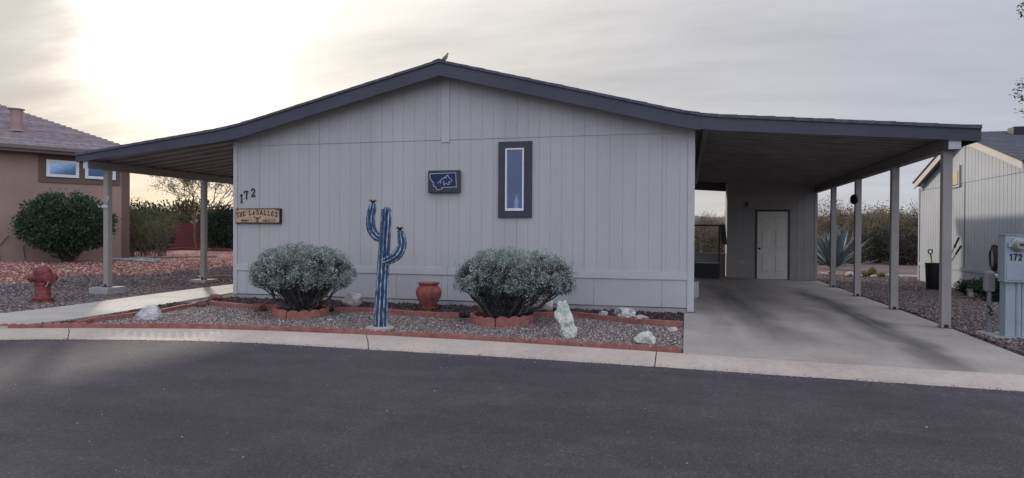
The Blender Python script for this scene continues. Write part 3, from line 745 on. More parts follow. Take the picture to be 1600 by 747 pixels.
mb = MB(); mb.box(1.03, 1.09, 22.9, 22.95, .1, 1.768); mb.build('upright', M['darktrim'], gt)
mb = MB(); mb.obox((1.10, 22.3, 1.18), (.17, 0, 0), (0, .22, 0), (-.06, 0, .64)); mb.box(1.13, 1.19, 22.4, 22.9, 1.6, 1.65)
tag(mb.build('mailbox', M['black'], loc=(1.15, 22.4, 1.2), bevel=.012), 'slanted black box hanging at the left front corner of the shed', 'box')

# ------------------------------------------------------------------ lettering in slab strokes
GL = {
 'T': ([[(.5, 0), (.5, 1)], [(.05, 1), (.95, 1)]], [(.28, 0, .72, 0), (.05, .82, .05, 1), (.95, .82, .95, 1)]),
 'H': ([[(.2, 0), (.2, 1)], [(.8, 0), (.8, 1)], [(.2, .5), (.8, .5)]], [(.05, 0, .36, 0), (.64, 0, .95, 0), (.05, 1, .36, 1), (.64, 1, .95, 1)]),
 'E': ([[(.2, 0), (.2, 1)], [(.2, 0), (.88, 0)], [(.2, .5), (.65, .5)], [(.2, 1), (.85, 1)]], [(.88, 0, .88, .22), (.85, .8, .85, 1)]),
 'L': ([[(.25, 0), (.25, 1)], [(.1, 0), (.88, 0)]], [(.08, 1, .44, 1), (.88, 0, .88, .25)]),
 'A': ([[(.12, 0), (.5, 1)], [(.5, 1), (.88, 0)], [(.27, .36), (.73, .36)]], [(0, 0, .28, 0), (.72, 0, 1, 0)]),
 'S': ([[(.82, .82), (.62, .98), (.38, .98), (.2, .84), (.2, .66), (.4, .54), (.62, .46), (.82, .34), (.82, .16), (.62, .02), (.36, .02), (.16, .2)]], []),
 'B': ([[(.2, 0), (.2, 1)], [(.2, 1), (.62, .97), (.78, .77), (.62, .54), (.2, .52)], [(.62, .54), (.84, .3), (.66, .03), (.2, 0)]], []),
 'O': ([[(.5, 0), (.2, .16), (.13, .5), (.2, .84), (.5, 1), (.8, .84), (.87, .5), (.8, .16), (.5, 0)]], []),
 'Y': ([[(.1, 1), (.5, .5), (.9, 1)], [(.5, .5), (.5, 0)]], []),
 'U': ([[(.15, 1), (.15, .25), (.35, 0), (.65, 0), (.85, .25), (.85, 1)]], []),
 'I': ([[(.5, 0), (.5, 1)]], []),
 '1': ([[(.5, 0), (.5, 1)], [(.5, 1), (.22, .84)]], [(.22, 0, .78, 0)]),
 '7': ([[(.14, 1), (.86, 1), (.56, .5), (.44, 0)]], [(.14, .78, .14, 1)]),
 '2': ([[(.18, .72), (.24, .9), (.5, 1), (.76, .9), (.8, .68), (.62, .42), (.16, .03), (.84, .03)]], [(.84, .03, .84, .2)]),
}
def strokes(mb, o, ux, uz, nrm, segs, w, th):
    """thick strokes drawn on the plane (ux, uz) at o; nrm points out of the wall"""
    k = 0
    for a, b in segs:
        A = Vector(a + (0,)) if len(a) == 2 else Vector(a); Bv = Vector(b + (0,)) if len(b) == 2 else Vector(b)
        d = (Bv - A)
        if d.length < 1e-6: continue
        d.normalize(); pz = Vector((-d.y, d.x, 0)); k += 1; thk = th + .0004 * (k % 5)
        q = [A - d * w * .35 + pz * w / 2, Bv + d * w * .35 + pz * w / 2, Bv + d * w * .35 - pz * w / 2, A - d * w * .35 - pz * w / 2]
        mb.prism([o + ux * p.x + uz * p.y for p in q], nrm * thk)
def glyph(mb, ch, o, ux, uz, nrm, wd, ht, w, th, serif=True):
    st, sf = GL[ch]; segs = []
    for pl in st:
        for a, b in zip(pl, pl[1:]): segs.append(((a[0] * wd, a[1] * ht), (b[0] * wd, b[1] * ht)))
    strokes(mb, o, ux, uz, nrm, segs, w, th)
    if serif and sf: strokes(mb, o, ux, uz, nrm, [((a * wd, b * ht), (c * wd, d * ht)) for a, b, c, d in sf], w * .55, th * 1.1)
UX, UZ, NY = Vector((1, 0, 0)), Vector((0, 0, 1)), Vector((0, -1, 0))
hn = thing('house_number', (-8.75, HY, 2.2), 'dark metal digits 172 climbing to the right on the house wall', 'house number')
for ch, x, z, t in (('1', -8.975, 2.105, 0), ('7', -8.855, 2.165, .12), ('2', -8.70, 2.225, .03)):
    mb = MB(); ux = Vector((math.cos(t), 0, math.sin(-t) * -1)); uz = Vector((-math.sin(t), 0, math.cos(t)))
    glyph(mb, ch, Vector((x, HY - .006, z)), ux, uz, NY, .11, .165, .021, .012); mb.build('digit', M['ink'], hn)
# name plaque
sg = thing('name_plaque', (-8.5, HY, 1.83), 'tan wooden family name plaque with a longhorn skull, under the house number', 'sign')
mb = MB(); SXa, SXb, SZa, SZb = -9.03, -7.975, 1.665, 1.985; up_ = []; dn = []
for i in range(41):
    t = i / 40; up_.append((SXa + (SXb - SXa) * t, HY - .06, SZb - .007 * abs(math.sin(i * 1.3)) - .004 * random.random())); dn.append((SXa + (SXb - SXa) * t, HY - .06, SZa + .008 * abs(math.sin(i * 1.1)) + .004 * random.random()))
mb.prism(dn + up_[::-1], (0, .052, 0)); mb.build('board_edge', M['ink'], sg)
mb = MB(); P_ = []
for i in range(41):
    t = i / 40; P_.append((SXa + .014 + (SXb - SXa - .04) * t, HY - .0615, SZa + .022 + .008 * abs(math.sin(i * .9 + 1))))
Q_ = [(p[0], p[1], SZb - .02 - .008 * abs(math.sin(j * .8))) for j, p in enumerate(P_)]
mb.prism(P_ + Q_[::-1], (0, -.004, 0)); mb.build('board_face', M['signwood'], sg)
mb = MB(); yy = HY - .067
def arc_text(txt, x0, x1, zc, rise, wd, ht, w, sizes=None):
    n = len(txt)
    for i, ch in enumerate(txt):
        if ch == ' ': continue
        t = (i + .5) / n; x = x0 + (x1 - x0) * t; k = (x - (SXa + SXb) / 2) / ((SXb - SXa) / 2)
        z = zc - rise * k * k; ang = -math.atan(2 * rise * k / ((SXb - SXa) / 2))
        ux = Vector((math.cos(ang), 0, math.sin(ang))); uz = Vector((-math.sin(ang), 0, math.cos(ang)))
        sc_ = .72 if (sizes and sizes[i] == 's') else 1
        m1 = MB(); glyph(m1, ch, Vector((x, yy, z)) - ux * wd * sc_ / 2, ux, uz, NY, wd * sc_, ht * sc_, w, .003); m1.build('letter', M['ink'], sg)
arc_text('THE', -9.0, -8.775, 1.856, .07, .058, .085, .0135)
arc_text('LASALLES', -8.715, -8.03, 1.856, .07, .064, .092, .014, 'bsbbbbbb')
for i, ch in enumerate('BOBBY'): m1 = MB(); glyph(m1, ch, Vector((-8.885 + i * .036, yy, 1.712)), UX, UZ, NY, .028, .035, .007, .003, False); m1.build('letter', M['ink'], sg)
for i, ch in enumerate('SUSIE'): m1 = MB(); glyph(m1, ch, Vector((-8.375 + i * .034, yy, 1.712)), UX, UZ, NY, .026, .034, .007, .003, False); m1.build('letter', M['ink'], sg)
strokes(mb, Vector((-8.175, yy, 1.722)), UX, UZ, NY, [((0, .01), (.03, .03)), ((.03, .03), (.06, .022)), ((.06, .022), (.1, .014)), ((0, .01), (.02, 0))], .008, .003); mb.build('flourish', M['ink'], sg)
for qx, qz in ((-8.985, 1.925), (-8.085, 1.945), (-8.04, 1.935)):
    m1 = MB(); strokes(m1, Vector((qx, yy, qz)), UX, UZ, NY, [((0, 0), (.03, .03)), ((0, .028), (.035, .0)), ((.015, -.01), (.018, .035))], .007, .003); m1.build('brand_mark', M['redrock'], sg)
mb = MB(); o_ = Vector((-8.51, yy, 1.70))
strokes(mb, o_, UX, UZ, NY, [((-.075, .125), (-.068, .10)), ((-.068, .10), (-.04, .085)), ((-.04, .085), (0, .088)), ((0, .088), (.04, .085)), ((.04, .085), (.068, .10)), ((.068, .10), (.075, .125))], .012, .003)
mb.prism([o_ + UX * a + UZ * b + NY * .001 for a, b in ((-.032, .085), (.032, .085), (.026, .045), (.02, .0), (-.02, .0), (-.026, .045))], NY * .004)
skl = mb.build('skull_emblem', M['ink'], sg)
mb = MB(); mb.prism([o_ + UX * a + UZ * b + NY * .006 for a, b in ((-.009, .068), (.009, .068), (.007, .01), (-.007, .01))], NY * .002); mb.build('skull_face', M['signwood'], skl)

# state outline sign
es = thing('emblem_sign', (-4.44, HY, 2.47), 'black framed box sign with a navy state outline and white cat head', 'sign')
EX0, EX1, EZ0, EZ1 = -4.765, -4.125, 2.262, 2.685
mb = MB(); mb.box(EX0, EX1, HY - .10, HY - .028, EZ0, EZ1); mb.build('sign_box', M['darktrim'], es, bevel=.01)
def ep(x, y): # sign drawing coordinates (zoomed photo px) -> wall metres
    return (EX0 + (x - 35) / 860 * (EX1 - EX0), EZ1 - (y - 90) / 580 * (EZ1 - EZ0))
out = [(90, 180), (790, 160), (812, 528), (420, 540), (415, 580), (300, 605), (235, 500), (205, 512), (185, 470), (200, 415), (130, 345), (100, 290)]
mb = MB(); yy = HY - .1015
mb.prism([(ep(*p)[0], yy, ep(*p)[1]) for p in out], (0, -.006, 0)); mb.build('state_panel', M['navy'], es)
mb = MB(); pts = [ep(*p) for p in out]
strokes(mb, Vector((0, HY - .109, 0)), UX, UZ, NY, list(zip(pts, pts[1:] + pts[:1])), .0125, .003); mb.build('outline', M['silver'], es)
cat = [[(310, 430), (400, 330), (470, 290), (540, 245), (585, 215), (590, 270)], [(590, 270), (650, 310), (690, 355), (680, 385), (640, 400), (610, 385)], [(610, 385), (600, 420), (625, 440), (600, 465), (560, 450), (530, 430), (500, 440), (485, 485), (465, 440), (480, 360)], [(375, 430), (410, 375)], [(520, 275), (545, 300)], [(600, 400), (635, 395)], [(470, 290), (530, 290)]]
mb = MB()
for pl in cat:
    q = [ep(*p) for p in pl]; strokes(mb, Vector((0, HY - .109, 0)), UX, UZ, NY, list(zip(q, q[1:])), .011, .003)
mb.build('cat_head', M['silver'], es)

# ------------------------------------------------------------------ dove on the ridge
mb = MB(); bx, by, bz = PK[0] + .03, FY + .22, PK[1] + .02
pth = [(-.125, -.012), (-.10, -.004), (-.06, .014), (-.03, .034), (0, .055), (.02, .078), (.033, .100), (.04, .118), (.046, .134), (.056, .142), (.068, .140), (.080, .136)]
rr = [.010, .014, .022, .032, .038, .036, .026, .018, .0175, .0165, .008, .002]
mb.tube([(bx + a * .9, by + a * .25, bz + .02 + h) for a, h in pth], rr, 12, flat=[(.3, 1.2), (.4, 1.1)] + [(1, .9)] * 10)
for s_ in (-.012, .012): mb.tube([(bx + .0, by + s_, bz + .05), (bx + .004, by + s_, bz + .0), (bx + .022, by + s_, bz - .004)], .0035, 5)
tag(mb.build('dove', M['dove'], loc=(bx, by, bz), smooth=True), 'small grey brown dove perched on the peak of the house roof', 'bird')

# ------------------------------------------------------------------ rocks
import bmesh
def rock(name, x, y, dims, seed, mat, label, rot=0, jag=.35, shape=None, sink=.12, sub=4, z=None):
    bm = bmesh.new(); bmesh.ops.create_icosphere(bm, subdivisions=sub, radius=1)
    sv = Vector((seed * 3.1, seed * 1.7, seed)); 
    planes = []
    rg = random.Random(seed)
    for i in range(9):
        d = Vector((rg.gauss(0, 1), rg.gauss(0, 1), rg.gauss(0, .8))).normalized(); planes.append((d, rg.uniform(.62, .9)))
    for v in bm.verts:
        p = v.co.copy()
        for d, k in planes:
            e = p.dot(d) - k
            if e > 0: p -= d * e * .92
        p *= 1 + jag * .45 * noise.noise(p * 1.7 + sv) + jag * .22 * noise.noise(p * 5 + sv)
        if shape: p = shape(p)
        v.co = Vector((p.x * dims[0] / 2, p.y * dims[1] / 2, p.z * dims[2] / 2))
    me = bpy.data.meshes.new(name); 
    z = gz(x, y) if z is None else z
    bmesh.ops.rotate(bm, verts=bm.verts, cent=(0, 0, 0), matrix=Matrix.Rotation(rot, 3, 'Z'))
    bm.to_mesh(me); bm.free(); me.transform(Matrix.Translation((x, y, z + dims[2] * (.5 - sink))))
    o = place(me, name, mat, None, (x, y, z), smooth=False)
    return tag(o, label, 'rock')
def pyramid(p): 
    k = 1 - .42 * (p.z + .3); return Vector((p.x * k + .15 * p.z, p.y * k, p.z * 1.0))
rock('white_rock', -8.27, 8.92, (.42, .3, .30), 3, M['whitestone'], 'pointed white rock near the left end of the front bed', .3, .3, pyramid)
rock('red_rock', -7.30, 10.40, (.28, .22, .20), 5, M['redrock'], 'angular rust red rock against the inner edging, left of the first shrub', .9, .3)
rock('boulder', -6.00, 11.38, (.44, .36, .33), 11, M['boulder'], 'rounded pale boulder by the wall right of the left shrub', .2, .2, None, .1)
rock('boulder', -2.40, 11.62, (.30, .28, .36), 17, M['boulder'], 'pale upright boulder by the wall right of the right shrub', .7, .25, None, .1)
def figure(p):
    h = (p.z + 1) / 2
    w = np.interp(h, [0, .12, .25, .42, .6, .78, .9, 1], [1.15, 1.25, 1.2, .85, 1.0, .85, .85, .9])
    return Vector((p.x * w + np.interp(h, [0, .3, .6, .8, 1], [.2, .15, .0, -.2, -.3]), p.y * w * .9, p.z))
rock('tall_stone', -1.60, 9.12, (.27, .22, .52), 23, M['greenstone'], 'tall knobbly white and green standing stone in the front bed', 0, .75, figure, .1, 5)
rock('white_rock', -.96, 11.12, (.36, .26, .24), 31, M['quartzmix'], 'broken white and dark quartz chunk behind the inner edging', .5, .6, None, .05)
rock('pale_rock', -1.32, 11.25, (.17, .14, .14), 33, M['whitestone'], 'small pale rock left of the quartz chunk behind the edging', .2, .4)
rock('pale_rock', -.68, 11.0, (.26, .18, .12), 35, M['boulder'], 'low flat pale rock right of the quartz chunk', .2, .4)
rock('green_rock', -.50, 8.85, (.34, .24, .20), 37, M['greenstone'], 'low white and green rock at the right end of the front bed', -.2, .35, pyramid)
rock('pebble', -.17, 9.98, (.17, .13, .09), 39, M['boulder'], 'smooth grey stone under the right end of the inner edging', .2, .1)
rock('pink_rock', -8.98, 11.35, (.34, .26, .2), 41, M['redrock'], 'pinkish rock at the left corner of the house', .2, .35)
rock('flat_stone', -5.55, 9.75, (.12, .08, .03), 43, M['whitestone'], 'tiny flat white stone in the gravel left of the blue cactus', .2, .3)
rock('white_chip', -1.78, 11.25, (.09, .07, .07), 45, M['whitestone'], 'tiny white stone on the lava rock behind the tall stone', .2, .3)
rock('edging_rock', -8.8, 10.75, (.2, .16, .12), 47, M['redrock'], 'small red stone at the corner where the two edgings meet', .2, .35)

# ------------------------------------------------------------------ edging bricks
def scallop_mesh(L=.60, n=5, h=.085, th=.055, bend=0):
    mb = MB(); prof = [(-L / 2, -.08)]
    for i in range(n):
        for j in range(7):
            t = j / 6; x = -L / 2 + L * (i + t) / n; prof.append((x, h - .034 * (1 - math.sin(PI * t) ** .7)))
    prof.append((L / 2, -.08))
    if not bend:
        mb.prism([(x, -th / 2, z) for x, z in prof], (0, th, 0)); return mb
    # curved edger: subdivide columns along the arc
    cols = prof[1:-1]; r = bend; vs = []
    for x, z in cols:
        a = x / r
        for rr_ in (r + th / 2, r - th / 2):
            px_, py_ = math.sin(a) * rr_, r - math.cos(a) * rr_
            vs += [(px_, py_, -.08), (px_, py_, z)]
    k = len(cols); fs = []
    for i in range(k - 1):
        a = i * 4; b = a + 4
        fs += [(a, b, b + 1, a + 1), (a + 1, b + 1, b + 3, a + 3), (a + 3, b + 3, b + 2, a + 2)]
    fs += [(0, 1, 3, 2), (4 * k - 4, 4 * k - 2, 4 * k - 1, 4 * k - 3)]
    mb.add(vs, fs); return mb
def path_pieces(P, L, gap=.006):
    """walk a polyline, one piece every L metres: centre and heading"""
    P = [Vector((*p, 0)) for p in P]; out = []; pos = P[0]; i = 1
    while i < len(P):
        start = pos; need = L
        a = pos
        while i < len(P) and (P[i] - start).length < need: i += 1
        if i >= len(P): break
        # find the point on segment at distance L from start
        p0 = P[i - 1] if (P[i - 1] - start).length < need and (P[i - 1] - start).length >= 0 else start
        p0 = pos if (p0 - start).length > need else p0
        lo, hi = 0., 1.
        for _ in range(30):
            m_ = (lo + hi) / 2; q = p0.lerp(P[i], m_)
            if (q - start).length < need: lo = m_
            else: hi = m_
        q = p0.lerp(P[i], hi); out.append(((start + q) / 2, math.atan2(q.y - start.y, q.x - start.x))); pos = q
    return out
proto = scallop_mesh().build('scalloped_edging_brick', M['brick'], loc=(0, 0, 0))
tag(proto, 'low scalloped red edging brick in the row behind the kerb', 'edging brick', 'scalloped red edging bricks along the kerb')
KP = [(x, kt(x) + .075) for x in np.arange(-11.0, -.02, .05)]
first = True
for c_, a in path_pieces(KP[::-1], .607):
    o = proto if first else proto.copy()
    if not first: C.objects.link(o)
    first = False; a += PI
    o.location = (c_.x, c_.y, .072 + random.uniform(-.014, .006)); o.rotation_euler = (random.uniform(-.07, .07), random.uniform(-.012, .012), a + random.uniform(-.012, .012))
# flat inner edgers
mb = MB(); mb.box(-.2, .2, -.032, .032, -.06, .078)
fl = mb.build('flat_edging_brick', M['brick'], loc=(0, 0, 0), bevel=.008)
tag(fl, 'plain red edging brick in the winding row between gravel and lava rock', 'edging brick', 'plain red edging bricks in front of the house wall')
first = True
for P_ in (INNER[1:7], INNER[7:14], INNER[14:]):
    for c_, a in path_pieces([(np.interp(t, range(len(P_)), [p[0] for p in P_]), np.interp(t, range(len(P_)), [p[1] for p in P_])) for t in np.linspace(0, len(P_) - 1, 60)], .404):
        o = fl if first else fl.copy()
        if not first: C.objects.link(o)
        first = False
        o.location = (c_.x, c_.y, .10 + random.uniform(-.008, .008)); o.rotation_euler = (random.uniform(-.05, .05), random.uniform(-.02, .02), a + random.uniform(-.03, .03))
o = fl.copy(); C.objects.link(o); o.location = (-.175, 10.55, .10); o.scale = (.7, 1, 1); o.rotation_euler = (0, 0, .04)
for c_, a in path_pieces([(np.interp(t, range(6), [p[0] for p in WEDGE]), np.interp(t, range(6), [p[1] for p in WEDGE])) for t in np.linspace(0, 5, 60)], .404):
    o = fl.copy(); C.objects.link(o); o['label'] = 'plain red edging brick in the row between front bed and walkway'; o['group'] = 'plain red edging bricks beside the walkway'
    o.location = (c_.x, c_.y, .075 + random.uniform(-.008, .008)); o.rotation_euler = (0, 0, a + random.uniform(-.03, .03))
# shrub rings
for (rx, ry, rad, lab, n0) in ((-6.30, 10.10, .44, 'left', 5), (-2.80, 10.22, .47, 'right', 5)):
    L = 2 * PI * rad / n0 - .02
    pr = scallop_mesh(L, 3, .145, .055, rad).build('curved_edging_brick', M['brick'], loc=(0, 0, 0))
    tag(pr, 'curved scalloped red brick in the ring around the %s shrub' % lab, 'edging brick', 'ring of red bricks around the %s shrub' % lab)
    for i in range(n0):
        o = pr if i == 0 else pr.copy()
        if i: C.objects.link(o)
        a = -PI / 2 + (i + .55) * 2 * PI / n0
        o.location = (rx + rad * math.cos(a), ry + rad * math.sin(a), .09 + random.uniform(-.012, .006)); o.rotation_euler = (random.uniform(-.06, .06), 0, a + PI / 2)

# ------------------------------------------------------------------ pot
px_, py_, pz_ = -4.43, 11.22, .135
mb = MB(); mb.lathe([(0, .045), (.12, .045), (.125, .06), (.17, .14), (.215, .235), (.23, .30), (.222, .355), (.185, .405), (.165, .425), (.172, .445), (.20, .47), (.195, .478), (.165, .46), (.15, .43), (.19, .33), (.18, .22), (.10, .08), (0, .07)], (px_, py_, pz_), 40)
pot = thing('terracotta_pot', (px_, py_, pz_), 'round red terracotta pot standing empty against the house wall', 'pot')
mb.build('pot_body', M['terracotta'], pot, smooth=True)
mb = MB(); mb.lathe([(0, 0), (.15, 0), (.175, .045), (.165, .05), (.15, .03), (0, .028)], (px_, py_, pz_), 32); mb.build('saucer', M['terracotta'], pot, smooth=True)

# ------------------------------------------------------------------ metal cactus
cx, cy, cz = -4.37, 9.14, .10
cac = thing('metal_cactus', (cx, cy, cz), 'tall blue and white painted metal cactus with two raised arms', 'garden sculpture')
mb = MB(); H_ = 1.74; n_ = 40
mb.tube([(cx + .095 * (t / n_) ** 1.2, cy, cz + H_ * t / n_) for t in range(n_ + 1)] + [(cx + .095, cy, cz + H_ + .025), (cx + .095, cy, cz + H_ + .036)], [.105 - .022 * t / n_ for t in range(n_ + 1)] + [.06, .02], 72, 9, .30)
mb.build('trunk', M['cactus'], cac, smooth=False, att=True)
def arm(pts, rads, name='arm'):
    # smooth the arm with a Catmull-Rom curve
    P = [Vector(p) for p in pts]; P = [P[0] * 2 - P[1]] + P + [P[-1] * 2 - P[-2]]; out = []; rd = []
    for i in range(1, len(P) - 2):
        for j in range(10):
            t = j / 10; a, b, c, d = P[i - 1:i + 3]
            out.append(.5 * ((2 * b) + (c - a) * t + (2 * a - 5 * b + 4 * c - d) * t * t + (3 * b - a - 3 * c + d) * t ** 3)); rd.append(rads[i - 1] * (1 - t) + rads[i] * t)
    out.append(P[-2]); rd.append(rads[-1]); last = out[-1] + Vector((0, 0, .02)); out.append(last); rd.append(.02)
    mb = MB(); mb.tube(out, rd, 56, 7, .32)
    a_ = mb.build(name, M['cactus'], cac, smooth=False, att=True); tip = last
    mb = MB(); rg = random.Random(4)
    for k in range(12):
        an = k * 2 * PI / 12; tilt = .35 + .35 * (k % 2); L = .075 + .02 * rg.random()
        d_ = Vector((math.cos(an) * math.cos(tilt), math.sin(an) * math.cos(tilt), math.sin(tilt)))
        s_ = Vector((-math.sin(an), math.cos(an), 0)) * .014
        mb.add([tip, tip + d_ * L * .55 + s_, tip + d_ * L, tip + d_ * L * .55 - s_, tip + d_ * L * .5 + Vector((0, 0, .01))], [(0, 3, 4), (0, 4, 1), (1, 4, 2), (2, 4, 3), (0, 1, 2, 3)])
    mb.lathe([(0, -.02), (.02, -.015), (.028, .01), (.012, .03), (0, .035)], tip, 10)
    mb.build('flower', M['flower'], a_)
arm([(cx + .03, cy - .01, cz + 1.30), (cx - .06, cy, cz + 1.34), (cx - .14, cy, cz + 1.44), (cx - .165, cy, cz + 1.60), (cx - .135, cy, cz + 1.76), (cx - .125, cy, cz + 1.82)], [.06, .072, .075, .07, .062, .05])
arm([(cx + .04, cy - .02, cz + .965), (cx + .15, cy - .02, cz + 1.0), (cx + .265, cy - .01, cz + 1.07), (cx + .335, cy, cz + 1.20), (cx + .325, cy, cz + 1.36), (cx + .305, cy, cz + 1.42)], [.06, .075, .078, .072, .062, .05])
mb = MB(); mb.lathe([(0, -.04), (.20, -.04), (.21, -.01), (.20, .012), (0, .014)], (cx + .0, cy - .02, cz + .0), 24); mb.build('base_plate', M['plateconc'], cac)

# ------------------------------------------------------------------ hydrant
hx, hy = -12.28, 10.52; hz = gz(hx, hy)
hyd = thing('fire_hydrant', (hx, hy, hz), 'faded red fire hydrant on the gravel left of the walkway', 'fire hydrant')
mb = MB(); mb.lathe([(0, 0), (.19, 0), (.19, .045), (.17, .05), (.17, .055), (.185, .06), (.185, .085), (.145, .10), (.135, .12), (.132, .33), (.15, .345), (.15, .37), (.138, .385), (.15, .42), (.155, .50), (.15, .56), (.165, .565), (.165, .585), (0, .59)], (hx, hy, hz), 28); mb.build('barrel', M['hydrant'], hyd, smooth=True)
mb = MB(); mb.lathe([(0, .588), (.155, .588), (.15, .62), (.125, .665), (.08, .70), (.04, .715), (.035, .72), (0, .72)], (hx, hy, hz), 24); mb.build('bonnet', M['hydrant'], hyd, smooth=True)
mb = MB(); mb.lathe([(0, .72), (.03, .72), (.022, .77), (0, .772)], (hx, hy, hz), 5); mb.build('operating_nut', M['boulder'], hyd)
for d_, r_, L_ in (((.97, -.24, 0), .095, .27), ((-.24, -.97, 0), .062, .25), ((.24, .97, 0), .062, .25)):
    mb = MB(); mb.lathe([(0, .1), (r_ * .8, .1), (r_ * .85, L_ - .07), (r_ * 1.15, L_ - .065), (r_ * 1.15, L_ - .01), (r_ * .9, L_), (r_ * .35, L_ + .004), (r_ * .3, L_ + .035), (0, L_ + .036)], (hx, hy, hz + .475), 20, d_); mb.build('nozzle_cap', M['hydrant'], hyd, smooth=True)
mb = MB(); mb.tube([(hx + .25, hy - .1, hz + .42), (hx + .24, hy - .12, hz + .34), (hx + .2, hy - .11, hz + .31), (hx + .15, hy - .07, hz + .33)], .008, 6); mb.build('chain', M['boulder'], hyd)

# ------------------------------------------------------------------ foliage
def leaves(name, cen, nrm_out, size, asp, mat, parent, seed=1, droop=0):
    """one small pointed leaf (two faces folded) at each centre"""
    r = np.random.default_rng(seed); cen = np.asarray(cen); n = len(cen)
    d = r.normal(size=(n, 3)); d /= np.linalg.norm(d, axis=1)[:, None]
    if nrm_out is not None: d = d * .75 + np.asarray(nrm_out); d /= np.linalg.norm(d, axis=1)[:, None] + 1e-9
    d[:, 2] -= droop
    s = r.normal(size=(n, 3)); s -= d * (s * d).sum(1)[:, None]; s /= np.linalg.norm(s, axis=1)[:, None] + 1e-9
    L = (size * r.uniform(.6, 1.35, n))[:, None]; W = L * asp
    V = np.stack([cen, cen + d * L * .5 + s * W * .5, cen + d * L, cen + d * L * .5 - s * W * .5], 1)
    F = np.arange(n * 4).reshape(-1, 4)
    return npmesh(name, V.reshape(-1, 3), F, mat, parent)
def branch(mb, a, b, r0, r1, sag=0, n=5, seed=0, jit=.05, sides=6):
    rg = random.Random(seed); a, b = Vector(a), Vector(b); P = []; Rr = []; L = (b - a).length
    for i in range(n + 1):
        t = i / n; p = a.lerp(b, t); p.z += -sag * math.sin(PI * t) * L
        if 0 < i < n: p += Vector((rg.gauss(0, 1), rg.gauss(0, 1), rg.gauss(0, 1))) * jit * L * .5
        P.append(p); Rr.append(r0 + (r1 - r0) * t)
    mb.tube(P, Rr, sides); return P
